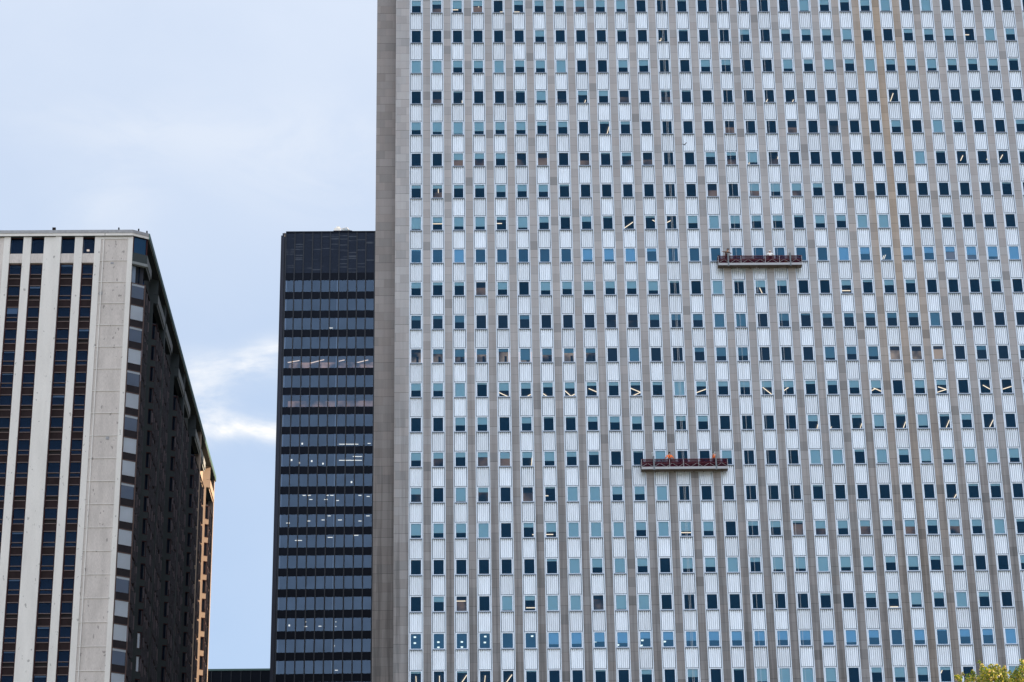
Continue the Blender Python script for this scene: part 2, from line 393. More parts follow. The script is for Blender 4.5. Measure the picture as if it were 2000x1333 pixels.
for j in ROWS:
    for i in range(NC):
        x, zc, f = PX0+PITCH*i, ZR0-j*FLOOR, blind_of(i, j)
        if f not in (0, 1.0): f += jit.uniform(-.035, .035)
        if f == 0 and jit.random() < .12: f = .05
        if (i, j) in named:
            wdw = link('window', me_frame[1 if j in (8, 19) else 0], office, (x-30, 0, zc))
            link('pane', me_pane[glass_kind(j).name], wdw)
            if f > 0: link('blind', blind_me(f), wdw)
            link('spandrel_panel', me_sp, office, (x-30, 0, zc))
        else:
            frame_mb(rest, x, YF, zc, 0, 5, j in (8, 19))
            pane_mb(rest, x, YF, zc, {G_N: 1, G_D: 2, G_B: 3}[glass_kind(j)])
            if f > 0: blind_mb(rest, f, x, YF, zc, 4)
            spandrel_mb(rest_sp, x, YF, zc)
o = rest.build('windows', [ALU_F, G_N, G_D, G_B, BLIND, SILL], office); o['kind'] = 'stuff'
o = rest_sp.build('spandrel_panels', [ALU], office); o['kind'] = 'stuff'
# ceiling lights: given by where they show in a pane, hung on that storey's real ceiling
def ceil_pt(i, j, u, v, drop=.03):
    x = PX0+PITCH*i+(u-.5)*2*GW; z = ZR0-j*FLOOR+GH-v*2*GH
    zc = ZR0-j*FLOOR+.90-drop; t = (zc-CAMZ)/(z-CAMZ)
    return Vector((x*t, YF*t, zc))
L = []
def lamp(i, j, *seg, r=.035): L.append((i, j, seg, r))
for a in [(1,0,.7,.75,1,.75),(2,0,0,.75,.6,.75),(3,0,.6,.4,.6,1),(4,0,.7,.95,1,.95),(5,0,0,.95,.6,.95),(8,0,0,.9,.9,.9),
 (12,1,.05,.9,.25,.9),(12,1,.25,.9,.3,.7),(27,1,0,.5,.45,.5),(1,3,.35,.75,.35,1),(2,3,.95,.75,.95,1),(7,3,.45,1,.52,.75),(8,3,.7,1,.8,.75),
 (12,3,0,.9,1,.9),(12,3,.35,1,.5,.7),(17,3,.1,1,.3,.75),(18,3,.7,1,.85,.8),(23,3,.1,1,.5,.3),(18,4,.05,1,.2,.7),(9,4,.75,1,1,.4),
 (17,5,.8,1,1,.35),(16,5,.05,1,.15,.8),(26,5,.35,.75,.65,.35),(27,5,.93,.7,1,.6),(28,5,.15,.65,.45,.3),(18,6,.45,1,.7,.5),(1,6,.6,.3,.6,.9),
 (1,7,0,.5,1,.5),(4,7,0,.5,.55,.5),(10,7,0,.9,.9,.45),(11,7,.75,.3,1,.4),(12,7,0,.5,.4,.35),(22,8,.05,.9,.2,.65),(22,8,.2,.9,.4,.6),
 (16,9,.4,.55,.65,1),(20,9,0,.8,.9,.8),(4,12,0,.7,.9,1),(5,12,.6,1,1,.85),(6,12,0,.8,.4,1),(7,12,0,.6,.6,1),(7,12,.6,1,1,.85),(8,12,.2,.45,1,.7),
 (10,12,0,.45,1,.75),(10,12,1,.75,.2,1),(13,12,0,.8,1,.55),(16,12,0,.4,1,1),(17,12,0,.7,.7,.35),(21,12,.1,.5,1,.8),(21,12,0,.75,.4,.6),
 (24,12,.15,.5,1,.7),(24,12,0,.9,.95,.7),(26,12,.3,.4,1,.7),(27,12,.05,.7,1,.5),(18,13,.85,1,1,.65),(19,13,0,1,.1,.85),(20,13,.8,.95,1,.6),(22,13,.7,.95,1,.5),
 (24,13,.6,.95,1,.4),(26,13,.55,.95,1,.4),(5,14,.9,1,1,.3),(0,15,0,.5,1,.5),(3,15,0,.45,.9,.45),(5,15,.3,.6,1,.6),(6,15,0,.6,.3,.6),(24,15,.7,1,1,.7),
 (5,16,.85,.8,1,.8),(6,16,0,.8,.7,.8),(12,16,0,.75,1,.75),(17,16,.8,1,1,.6),(18,16,.7,1,1,.6),(20,16,.7,1,1,.5),(22,16,.55,1,1,.5),(24,16,.45,1,1,.45),
 (2,18,0,.3,.9,.3),(5,18,.1,.8,1,.8),(21,18,.1,.95,.9,.95),(0,20,.5,.3,.57,1),(1,20,.55,.3,.55,1),(2,20,.3,.9,.95,.25),(3,20,.4,1,.5,.3),(4,20,.1,.95,.85,.25),(23,20,.05,.4,.2,.2)]:
    lamp(*a)
sq = [(0,19,.4,.2),(0,19,.4,.6),(1,19,.45,.55),(1,19,.45,.9),(2,19,.5,.55),(2,19,.5,.9),(3,19,.55,.2),(3,19,.5,.6),(5,19,.65,.2),(8,19,.25,.2),(8,19,.1,.6),
 (9,19,.05,.85),(10,19,.2,.55),(10,19,.1,.9),(11,19,.15,.65),(13,19,.4,.2),(14,19,.05,.8),(21,19,.1,.1),(23,19,.1,.25)]
nl = 0
for (i, j, (u0, v0, u1, v1), r) in L:
    if nl >= 84: break
    p, q = ceil_pt(i, j, u0, v0, .05), ceil_pt(i, j, u1, v1, .05); d = (q-p).normalized(); n = Vector((-d.y, d.x, 0))*.028
    mb = MB(); mb.prism([(p+n).xy[:], (p-n).xy[:], (q-n).xy[:], (q+n).xy[:]][::-1] if n.cross(d).z > 0 else [(p+n).xy[:], (p-n).xy[:], (q-n).xy[:], (q+n).xy[:]], p.z-.04, p.z+.02)
    mb.build('ceiling_light', LAMP, office); nl += 1
for k, (i, j, u, v) in enumerate(sq):
    if k >= 16: break
    p = ceil_pt(i, j, u, v, .03); mb = MB(); mb.box(p.x-.11, p.x+.11, p.y-.16, p.y+.16, p.z-.03, p.z+.02)
    mb.build('ceiling_light', LAMPW, office); nl += 1
# rooms with a warm lit wall
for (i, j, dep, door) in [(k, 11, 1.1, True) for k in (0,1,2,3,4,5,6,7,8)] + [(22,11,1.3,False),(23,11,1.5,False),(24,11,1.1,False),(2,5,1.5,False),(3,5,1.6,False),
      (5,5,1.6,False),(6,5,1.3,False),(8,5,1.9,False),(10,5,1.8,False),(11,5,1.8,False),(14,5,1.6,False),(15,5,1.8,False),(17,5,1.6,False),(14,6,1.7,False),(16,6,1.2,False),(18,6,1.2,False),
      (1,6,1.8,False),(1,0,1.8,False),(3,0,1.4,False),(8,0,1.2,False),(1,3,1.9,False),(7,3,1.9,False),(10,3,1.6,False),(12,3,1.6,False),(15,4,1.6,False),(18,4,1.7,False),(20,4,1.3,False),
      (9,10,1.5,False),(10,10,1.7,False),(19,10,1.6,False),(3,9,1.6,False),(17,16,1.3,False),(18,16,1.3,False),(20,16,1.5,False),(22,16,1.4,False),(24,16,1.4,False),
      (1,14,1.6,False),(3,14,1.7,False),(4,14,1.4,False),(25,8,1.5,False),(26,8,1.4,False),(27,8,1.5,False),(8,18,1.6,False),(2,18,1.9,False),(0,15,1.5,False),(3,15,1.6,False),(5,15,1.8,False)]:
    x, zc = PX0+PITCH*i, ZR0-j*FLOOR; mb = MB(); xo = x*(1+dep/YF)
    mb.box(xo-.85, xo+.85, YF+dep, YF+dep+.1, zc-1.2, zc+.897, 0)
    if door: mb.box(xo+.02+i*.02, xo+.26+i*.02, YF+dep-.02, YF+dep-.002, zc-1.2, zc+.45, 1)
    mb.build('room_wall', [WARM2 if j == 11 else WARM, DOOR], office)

# ---------------------------------------------------------------- concrete apartment tower on the left
def concrete(name, col, streak=.2, spots=True):
    m, nt, b = new_mat(name); P, (x, y, z) = pos(nt)
    n1 = noise(nt, P, .5, 5, .6, (1.5, 1, .3)); n2 = noise(nt, P, 5, 4, .7, (4, 2, .5)); n3 = noise(nt, P, 1.3, 3, .5, (1.6, 1, .9))
    t = mathn(nt, 'ADD', 1-streak*.5, mathn(nt, 'MULTIPLY', n1, streak)); t = mathn(nt, 'MULTIPLY', t, mathn(nt, 'ADD', 1-streak*.6, mathn(nt, 'MULTIPLY', n2, streak*1.2)))
    if spots:
        s = mathn(nt, 'MULTIPLY', ramp(nt, n3, .655, .685), .42); t = mathn(nt, 'MULTIPLY', t, mathn(nt, 'SUBTRACT', 1.0, s))
    cmb = N(nt, 'ShaderNodeCombineColor')
    for i in range(3): nt.links.new(t, cmb.inputs[i])
    nt.links.new(mixc(nt, 1.0, col, cmb.outputs[0], 'MULTIPLY'), b.inputs['Base Color'])
    b.inputs['Roughness'].default_value = .9; bump(nt, b, n2, .4, .02); return m
CONC = concrete('pale_concrete', (.66, .635, .612), .3)
CPAN = concrete('boarded_concrete', (.52, .475, .452), .8)
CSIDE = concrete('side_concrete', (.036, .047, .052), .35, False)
CSIDE_SUN = concrete('sunlit_side_concrete', (.33, .26, .21), .25, False)  # sunlight on the far end painted in as a lighter, warmer copy
CBAL = concrete('balcony_concrete', (.22, .24, .25), .2, False)
BROWN = simple('brown_steel', (.045, .016, .018), .6, .0, .35, 2.5, spec=.12)
BROWNL = simple('brown_rail', (.095, .060, .054), .5, .0, .25, 4)
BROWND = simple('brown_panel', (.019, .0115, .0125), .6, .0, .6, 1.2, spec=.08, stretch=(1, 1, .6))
FASC = simple('weathered_coping', (.30, .30, .32), .7, 0, .4, 2.5)
COPPER = simple('green_flashing', (.07, .14, .13), .5, .2)
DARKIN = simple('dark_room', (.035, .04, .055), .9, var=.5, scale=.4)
CPANEL = simple('dark_corner_panel', (.022, .019, .023), .6, 0, .4, 1.5, spec=.12)
FIN = simple('window_fin', (.044, .042, .054), .7, .0, .5, 2.0)
BLUEC = simple('curtain_and_sky_reflection', (.20, .26, .36), .8, var=.15, scale=.5)  # loggia curtain, and sky reflection painted behind the corner panes
CURT = simple('white_curtain', (.80, .82, .83), .85, var=.1, scale=.4)
YA = 290.0
apt = thing('apartment_tower', 'weathered concrete apartment tower at the left edge with brown window strips and shaded side', 'building', (-50, YA, 0))
EX = lambda Y: -39.1+(Y-291)*.0157
Z_R = 152.9
def ax(px): return at(px, 477, YA)[0]
Zp = [148.86-3.005*k for k in range(50)]                 # storey joints
F0 = 145.52                                              # top rail of the second strip storey
xw = dict(p0=-67.0)
# body behind the front skin
bays = [(12, 21.94), (-62.9, -61.3), (0, 0)]
wx = [(ax(20), ax(45.5)), (ax(61), ax(86)), (ax(119.5), ax(146)), (ax(161.5), ax(185))]
wx = [(wx[0][0]-9.6, wx[0][1]-9.6)] + wx
solid = []; prev = -75.0
for a0, a1 in wx: solid.append((prev, a0)); prev = a1
solid.append((prev, -40.84))
mb = MB()                                                # core
core = [(-75, YA+1.4), (-41.9, YA+1.4), (EX(291)-1.6, 292.2)]
core += [(EX(300)-1.9, 300), (EX(373)-1.9, 373.4), (-75, 373.4)]
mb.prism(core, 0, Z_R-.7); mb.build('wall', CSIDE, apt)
# front piers (each a concrete shaft)
def shaft(x0, x1, y0=YA, y1=YA+1.39, z0=0, z1=152.25, mat=CONC, name='pier'):
    mb = MB(); mb.box(x0, x1, y0, y1, z0, z1); return mb.build(name, mat, apt)
pan = (ax(197), ax(250)); wide = (ax(86), ax(119.5))
for (x0, x1) in solid:
    if x1 > -41.5:
        shaft(x0, pan[0]); shaft(pan[1], x1); shaft(pan[0]+.3, pan[0]+.42, YA-.05, YA, z1=152.0)
    elif abs(x0-wide[0]) < .1:
        shaft(x0, x0+1.45); shaft(x0+1.45, x1, YA-.12)
    elif x0 > -57.8 and x0 < -56 : shaft(x0, x1)
    elif x0 < -70: shaft(x0, x1, mat=CPAN)
    elif x1 - x0 > 5: shaft(x0, -57.15, YA+.12, mat=CPAN); shaft(-57.15, x1)
    else: shaft(x0, x1)
# boarded panels, one per storey, recessed between joints
for k in range(-1, 22):
    z1 = 151.9 if k == -1 else Zp[k]-.035; z0 = Zp[k+1]+.035
    mb = MB(); mb.box(pan[0], pan[1], YA+.10, YA+1.39, z0, z1); mb.box(pan[0], pan[1], YA+.02, YA+1.39, z0-.07, z0-.001, 1)
    if k == -1: mb.box(pan[0], pan[1], YA+.02, YA+1.39, 151.901, 152.25, 1)
    if k == 1: mb.box(pan[0]+.15, pan[0]+.55, YA+.06, YA+.099, z0+.65+.5, z0+1.1+.5, 2)
    if k == 0: mb.box(pan[0]+1.35, pan[0]+1.75, YA+.06, YA+.099, z1-.45, z1-.2, 2)
    if k == 8: mb.box(pan[0]+2.0, pan[0]+2.4, YA+.06, YA+.099, z1-.5, z1-.1, 2)
    mb.build('wall_panel', [CPAN, CONC, FASC], apt)
mb = MB(); mb.box(pan[0], pan[1], YA+.10, YA+1.39, 0, Zp[22]); mb.build('wall', CPAN, apt)
# coping and roof edge
ring = [(-75.3, YA-.25), (-40.9, YA-.25), (EX(291)+.12, 290.85), (EX(373)+.15, 373.6), (-75.3, 373.6)]
mb = MB(); mb.prism([(-75.2, YA-.2), (-40.92, YA-.2), (EX(291)+.08, 290.9), (EX(373)+.1, 373.5), (-75.2, 373.5)], 152.251, 152.259); mb.build('soffit', CSIDE, apt)
mb = MB(); mb.prism(ring, 152.26, 152.62, 1); mb.prism([(x, y-.06 if y < 300 else y) for x, y in ring], 152.621, 153.05, 0); mb.build('roof', [FASC, CONC], apt)
mb = MB(); mb.prism([(EX(291)+.125, 290.85), (EX(291)+.24, 290.85), (EX(373)+.2, 373.6), (EX(373)+.155, 373.6)], 152.262, 153.06); mb.build('roof_flashing', COPPER, apt)
# top storey front windows + spandrels
for bi, (x0, x1) in enumerate(wx):
    mb = MB(); mb.box(x0, x1, YA+.33, YA+.40, 149.9, 150.0); mb.box(x0, x1, YA+.33, YA+.40, 152.15, 152.25)
    wdw = mb.build('window', BROWN, apt)
    mb = MB(); mb.quad([(x0, YA+.35, 150), (x1, YA+.35, 150), (x1, YA+.35, 152.15), (x0, YA+.35, 152.15)]); mb.build('pane', G_L, wdw)
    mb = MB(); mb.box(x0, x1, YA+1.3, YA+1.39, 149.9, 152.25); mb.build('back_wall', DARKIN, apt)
    mb = MB(); mb.box(x0, x1, YA+.06, YA+1.39, 148.58, 149.89); mb.build('wall_panel', CPAN, apt)
mb = MB(); mb.box(wx[4][0]+.4, wx[4][0]+.72, YA+1.0, YA+1.2, 150.75, 150.93); mb.build('ceiling_light', LAMP, apt)
# strips
rnd = random.Random(11)
def bay_meshes(W):
    f = MB(); h = W/2
    f.box(-h, -h+.13, -.02, .30, -3.005, 0); f.box(h-.13, h, -.02, .30, -3.005, 0)
    for z in (0, -1.42, -2.02): f.box(-h+.13, h-.13, -.04, .12, z-.09, z)
    p = MB(); p.quad([(-h+.13, .08, -1.42), (h-.13, .08, -1.42), (h-.13, .08, -.09), (-h+.13, .08, -.09)])
    v = MB(); v.quad([(-h+.13, .09, -2.02), (h-.13, .09, -2.02), (h-.13, .09, -1.51), (-h+.13, .09, -1.51)])
    s = MB(); s.box(-h+.13, h-.13, .04, .12, -3.0, -2.11)
    return f.mesh('window', [BROWNL, BROWN]), p.mesh('pane', [G_L]), v.mesh('vent_pane', [G_L]), s.mesh('spandrel_panel', [BROWND])
apt0 = Vector((-50, YA, 0))
def vmesh(W):
    v = MB(); h = W/2; v.box(-h+.13, h-.13, .16, .2, -2.02, -1.51); return v.mesh('vent_louver', [DOOR])
for bi, (x0, x1) in enumerate(wx):
    fm, pm, vm, sm = bay_meshes(x1-x0); lm = vmesh(x1-x0); W = x1-x0
    for kk, me in enumerate((fm,)):
        for p in me.polygons:
            c = p.center; p.material_index = 1 if abs(c.x) > W/2-.14 and c.z < -1 and c.z > -2 else 0
    n = 0
    for k in range(-1, 21):
        if bi == 0 and k > 3: break
        z = F0-3.005*k
        wdw = link('window', fm, apt, Vector(((x0+x1)/2, YA+.30, z))-apt0)
        link('pane', pm, wdw); link('spandrel_panel', sm, wdw)
        if bi == 2 and k == -1 or rnd.random() < .30: link('vent_louver', lm, wdw)
        else: link('vent_pane', vm, wdw)
        if rnd.random() < .16:
            fr = rnd.choice([.12, .15, .2, .6]); b = MB(); b.box(-W/2+.15, W/2-.15, .14, .16, -.09-1.33*fr, -.09); link('blind', b.mesh('blind', [CURT]), wdw)
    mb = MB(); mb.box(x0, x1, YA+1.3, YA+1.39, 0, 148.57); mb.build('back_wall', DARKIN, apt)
# --- chamfered corner: plane from C0 to C1
C0, C1 = Vector((-40.80, 290.02, 0)), Vector((-39.1, 291.0, 0))
cdir = (C1-C0).normalized(); clen = (C1-C0).length; cn = Vector((cdir.y, -cdir.x, 0))   # outward
def cbox(mb, u0, u1, d0, d1, z0, z1, mi=0, O=C0, D=cdir, Nn=cn):   # d measured outward
    pts = [O+D*u0+Nn*d1, O+D*u1+Nn*d1, O+D*u1+Nn*d0, O+D*u0+Nn*d0]
    mb.prism([(p.x, p.y) for p in pts], z0, z1, mi)
def cquad(mb, u0, u1, d, z0, z1, mi=0, O=C0, D=cdir, Nn=cn):
    a, b = O+D*u0+Nn*d, O+D*u1+Nn*d; mb.quad([(a.x, a.y, z0), (b.x, b.y, z0), (b.x, b.y, z1), (a.x, a.y, z1)], mi)
mb = MB(); cbox(mb, 0, .12, -.3, 0, 150.0, 152.25); cbox(mb, clen-.16, clen, -.3, 0, 150.0, 152.25); wdw = mb.build('corner_window', BROWN, apt)
mb = MB(); cquad(mb, .12, clen-.16, -.05, 150.0, 152.25); mb.build('pane', G_B, wdw)
mb = MB(); cbox(mb, 0, clen, -1.0, -.9, 145.9, 149.99); mb.build('back_wall', DARKIN, apt)
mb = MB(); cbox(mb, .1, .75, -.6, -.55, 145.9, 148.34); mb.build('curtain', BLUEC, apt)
mb = MB(); cbox(mb, 0.13, clen-.17, -.22, -.2, 150.0, 152.25); mb.build('sky_reflection', BLUEC, wdw)  # sky reflection put in as a blue-grey sheet behind the pane
mb = MB(); cbox(mb, 0, clen+.02, -.3, .03, 148.72, 149.99); cbox(mb, 0, clen+.1, -.35, .12, 148.35, 148.71, 1); mb.build('balcony', [CSIDE, CBAL], apt)
for k in range(0, 22):
    z = 145.75-3.005*k
    mb = MB(); cbox(mb, 0, clen, -.12, .02, z-.10, z); cbox(mb, 0, .10, -.12, .03, z-3.0, z-.101); cbox(mb, clen-.12, clen, -.12, .03, z-3.0, z-.101)
    wdw = mb.build('corner_window', BROWNL, apt)
    mb = MB(); cquad(mb, .10, clen-.12, -.02, z-2.05, z-.1); mb.build('pane', G_C, wdw)
    mb = MB(); cbox(mb, .10, clen-.12, -.1, .0, z-3.0, z-2.06); mb.build('spandrel_panel', CPANEL, wdw)
    full = "bwbwbwbwwbwwwbwwbwwbww"[k]; fr = 1.0 if full == 'w' else .14
    mb = MB(); cbox(mb, .12, clen-.14, -.09, -.06, z-.1-1.95*fr, z-.1); mb.build('blind', CURT, wdw)
    if fr < 1: mb = MB(); cbox(mb, .12, clen-.14, -.13, -.11, z-2.05, z-.1); mb.build('sky_reflection', BLUEC, wdw)  # sheet coloured like the sky mirrored in this pane
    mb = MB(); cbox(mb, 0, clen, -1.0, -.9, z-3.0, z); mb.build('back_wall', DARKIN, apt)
# --- long side: projecting window bays, angled concrete returns, a high balcony on each bay
mb = MB(); CA = MB(); BB = MB(); GG = MB()
units = [(291.0, 295.5, True), (302.6, 310.0, False), (311.3, 318.2, True), (325.8, 332.3, False), (333.6, 340.0, True), (347.3, 353.6, False), (354.9, 360.4, True), (367.4, 372.8, False)]
frames, panes, brown, conc, bal, mull = MB(), MB(), MB(), MB(), MB(), MB()
for (y0, y1, joined) in units:
    xs, xe = EX(y0), EX(y1); D = Vector((xe-xs, y1-y0, 0)).normalized(); Nn = Vector((D.y, -D.x, 0)); O = Vector((xs, y0, 0)); Ln = y1-y0
    def eb(m, u0, u1, d0, d1, z0, z1, mi=0): cbox(m, u0, u1, d0, d1, z0, z1, mi, O, D, Nn)
    nm = max(3, round(Ln/1.05)); step = Ln/nm
    for k in range(0, 23):
        z = 145.75-3.005*k
        eb(brown, 0, Ln, -.40, -.28, z-3.0, z-2.0)                      # spandrel
        eb(frames, 0, Ln, -.32, -.20, z-.12, z-.002); eb(frames, 0, Ln, -.30, -.22, z-2.02, z-1.93)
        cquad(panes, 0, Ln, -.31, z-1.93, z-.12, 0, O, D, Nn)
        for q in range(nm+1):
            u = min(q*step, Ln-.1); dd = (0, -.07, -.03, -.11)[q % 4] if q else 0
            off = rnd.uniform(-.35, .10)
            eb(mull, u, u+.07, -.30, dd, z-2.55+off, z-.03-rnd.uniform(0, .3), 0)
            if rnd.random() < .45: eb(mull, u-.1, u-.04, -.12, min(dd+.03, .03), z-rnd.uniform(.8, 2.2), z-rnd.uniform(.0, .5), 1)
    eb(conc, -.02, Ln+.02, -1.0, -.8, 60, 146.0)
    bal = MB(); eb(bal, 0, Ln, -.12, .02, 148.85, 150.05); eb(bal, .1, Ln-.1, -.16, -.125, 148.45, 148.849, 0); eb(bal, 0, Ln, -1.2, -.161, 148.7, 148.84, 1); bal.build('balcony', [CSIDE_SUN if y0 > 360 else CBAL, CSIDE], apt)
    eb(panes, 0, Ln, -.95, -.9, 146.0, 152.2); eb(brown, 0, Ln, -.14, -.02, 145.76, 145.98)
    for q in range(nm+1): eb(mull, min(q*step, Ln-.1), min(q*step, Ln-.1)+.1, -.9, -.6, 150.05, 152.25)
mull.build('side_mullions', [FIN, simple('pale_fin', (.13, .11, .125), .7, spec=.2)], apt)['kind'] = 'stuff'
frames.build('side_window_rails', [BROWNL], apt)['kind'] = 'stuff'
panes.build('side_windows', [G_L], apt)['kind'] = 'stuff'
brown.build('side_spandrels', [BROWND], apt)['kind'] = 'stuff'
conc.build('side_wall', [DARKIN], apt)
BRIGHT = [round((144.7-at(268, 1247, 302.3)[1])/3.005), round((144.7-at(266, 1296, 302.3)[1])/3.005)]  # storeys whose narrow pane gets a painted sky reflection
# angled returns facing the camera, with a narrow window on each storey
for (y0, nxt) in ((302.6, 0), (325.8, 0), (347.3, 0), (367.4, 0)):
    x1 = EX(y0); A = Vector((x1-1.12, y0-.55, 0)); B = Vector((x1-.02, y0-.02, 0)); D = (B-A).normalized(); Nn = Vector((D.y, -D.x, 0)); Ln = (B-A).length
    c = MB()
    cbox(c, 0, .62, -.5, 0, 60, 152.25, 0, A, D, Nn)
    for k in range(-2, 23):
        z = 145.75-3.005*k
        if k == -2: cbox(c, .62, Ln, -.4, -.02, 150.1, 152.25, 0, A, D, Nn); continue
        if k == -1: cbox(c, .62, Ln, -.4, .0, 148.8, 150.05, 0, A, D, Nn); continue
        cbox(c, .62, Ln, -.3, -.015, z-3.0, z-2.15, 0, A, D, Nn)
        rl = MB(); cbox(rl, .62, Ln, -.15, .01, z-.12, z-.02, 0, A, D, Nn); cbox(rl, .62, Ln, -.15, .01, z-2.149, z-2.08, 0, A, D, Nn)
        cbox(rl, .62, .66, -.15, .01, z-2.08, z-.12, 0, A, D, Nn); cbox(rl, Ln-.06, Ln, -.15, .01, z-2.08, z-.12, 0, A, D, Nn); wdw = rl.build('narrow_window', [BROWN], apt)
        lit = y0 < 303 and k in BRIGHT
        win = MB(); cquad(win, .66, Ln-.06, -.12, z-2.08, z-.12, 0, A, D, Nn); win.build('pane', [G_C if lit else G_L], wdw)
        if lit: bl = MB(); cbox(bl, .67, Ln-.07, -.14, -.13, z-2.08, z-.12, 0, A, D, Nn); bl.build('blind', [CURT], wdw)  # white sheet stands in for bright sky mirrored in the glass
    c.build('return_wall', [CSIDE_SUN if y0 > 360 else CSIDE], apt)
    cb = MB(); cbox(cb, .3, Ln, -.6, -.45, 60, 146.1, 0, A, D, Nn); cb.build('back_wall', DARKIN, apt)
# recess walls between the bays, and thin concrete fins between paired balconies
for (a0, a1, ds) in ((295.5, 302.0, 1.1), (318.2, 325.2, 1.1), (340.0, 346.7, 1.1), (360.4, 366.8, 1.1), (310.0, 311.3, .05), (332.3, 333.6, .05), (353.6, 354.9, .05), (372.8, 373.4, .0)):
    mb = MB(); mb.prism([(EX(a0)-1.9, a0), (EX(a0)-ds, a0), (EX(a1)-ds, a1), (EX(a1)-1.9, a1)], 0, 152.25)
    mb.build('side_wall', CSIDE_SUN if a0 > 353 else CSIDE, apt)
# rooftop things
def spike(px, py, w, h, label, nm='roof_floodlight'):
    X, Z = at(px, py, YA+.3); mb = MB(); z0 = 153.05; h += .22
    mb.bar((0, 0, 0), (0, 0, h*.6), w*.28, 0, 8); mb.box(-w/2, w/2, -.12, .12, h*.55, h); mb.box(-w*.6, w*.6, -.15, .15, 0, .06)
    o = link(nm, mb.mesh(nm, [DOOR]), None, (X, YA+.3 + max(0, (X+40.9)*.6), z0)); tag(o, label, 'rooftop light' if nm == 'roof_floodlight' else 'vent')
spike(105.5, 450, .42, .42, 'broad dark vent cowl on the concrete tower roof above the front window strips', 'roof_vent')
spike(232, 450, .16, .36, 'small dark roof lamp above the boarded concrete panels of the left tower')
spike(270, 452, .16, .36, 'small dark roof lamp just past the bend of the left tower roofline')
spike(285, 455, .16, .36, 'small dark roof lamp at the very corner of the left tower roof')

# ---------------------------------------------------------------- black glass and steel tower in the middle
YT = 400.0
TB = simple('black_steel', (.0042, .0065, .013), .5, .0, .3, .5, spec=.07)
TBL = simple('black_steel_mullion', (.016, .021, .032), .45, .0, .1, .5, spec=.3)
TCEIL = simple('tower_ceiling', (.10, .11, .13), .9)
TCOL = simple('white_column', (.62, .64, .68), .8)
tower = thing('steel_tower', 'black steel and glass tower with bluish windows between concrete tower and pale slab', 'building', (-15, YT, 0))
tx0 = at(557.3, 560, YT)[0]; TP = (at(714.5, 560, YT)[0]-tx0)/9.0; tz0 = at(650, 547.5, YT)[1]; TF = (tz0-at(650, 1290.3, YT)[1])/19.0
THh = tz0-at(650, 569.8, YT)[1]; ztop = at(650, 452.2, YT)[1]
xe_ = at(548.3, 458, YT)[0]; xm_ = at(551.5, 455, YT)[0]; NTC = 26
XTR = tx0+TP*NTC
mb = MB(); mb.box(xm_, XTR+1, YT+9, YT+28, 0, ztop-.6); mb.box(tx0, XTR, YT+.12, YT+9, tz0+.1, ztop-.6); mb.box(tx0, XTR, YT+.12, YT+9, 0, tz0-21*TF+1); mb.build('wall', TB, tower)
mb = MB(); mb.box(xm_, tx0-.02, YT+.55, YT+9, 0, ztop-.02, 2); mb.box(xe_, xm_-.001, YT+1.1, YT+9, 0, ztop-.2, 2); mb.bar(((xm_+tx0)/2, YT+.5, 0), ((xm_+tx0)/2, YT+.5, ztop), .06, 1, 6); mb.build('corner_column', [TB, TBL, simple('corner_cladding', (.026, .030, .048), .5, spec=.2)], tower)
mb = MB(); mb.box(tx0-.1, XTR+.1, YT-.08, YT+.5, ztop-.35, ztop); mb.build('parapet', TB, tower)
m, nt_, b = new_mat('louvre_band'); P, (x, y, z) = pos(nt_)
b.inputs['Roughness'].default_value = .5; b.inputs['Specular IOR Level'].default_value = .12
cz = N(nt_, 'ShaderNodeCombineXYZ'); nt_.links.new(mathn(nt_, 'FLOOR', mathn(nt_, 'DIVIDE', mathn(nt_, 'SUBTRACT', x, tx0), TP)), cz.inputs[0]); nt_.links.new(mathn(nt_, 'FLOOR', mathn(nt_, 'MULTIPLY', z, 6.0)), cz.inputs[1])
wn = N(nt_, 'ShaderNodeTexWhiteNoise'); nt_.links.new(cz.outputs[0], wn.inputs['Vector'])
nn = noise(nt_, P, .3, 2)
sel = mathn(nt_, 'MULTIPLY', mathn(nt_, 'GREATER_THAN', wn.outputs[0], .90), ramp(nt_, nn, .4, .55))
nt_.links.new(mixc(nt_, sel, mixc(nt_, nn, (.010, .016, .032), (.019, .028, .050)), (.060, .072, .095)), b.inputs['Base Color'])
LOUV = m
mb = MB(); z_ = ztop-.36
mb.box(tx0, XTR, YT, YT+.119, tz0+1.45, ztop-.351)
k = 0
while z_ > tz0+1.5: mb.box(tx0, XTR, YT-.035, YT-.001, z_-.06, z_-.02); z_ -= .25
mb.build('louvre_band', LOUV, tower)
mb = MB(); mb.box(tx0, XTR, YT+.0, YT+.119, tz0+.02, tz0+1.44); mb.build('spandrel_panel', TB, tower)
for q in range(NTC+1):
    if q > 14: break
    mb = MB(); x = tx0+TP*q-.07; mb.box(x-.035, x+.035, YT-.2, YT-.04, tz0-21*TF, ztop-.1); mb.box(x-.10, x+.10, YT-.039, YT-.0, tz0-21*TF, ztop-.36); mb.build('mullion', [TBL], tower)
tw_named = 0; rest = MB()
trnd = random.Random(5)
for j in range(21):
    zt = tz0-j*TF; zb = zt-THh
    mb = MB(); mb.box(tx0, XTR, YT+.0, YT+.12, zb-(TF-THh)+.02, zb-.02); mb.build('spandrel_panel', TB, tower)
    mb = MB(); mb.box(tx0, XTR, YT+.13, YT+9, zt+.25, zt+.6); mb.box(tx0, XTR, YT+8, YT+8.9, zb-.5, zt+.249, 1); mb.build('floor_slab', [TCEIL, BACK], tower)
    for i in (0, 6, 12):
        if i == 12: continue
        mb = MB(); xx = tx0+TP*i+(.02 if i == 0 else -.38)
        mb.box(xx, xx+.42 if i else xx+.22, YT+.12, YT+.5, zb-.5, zt+.249); mb.build('column', TCOL, tower)
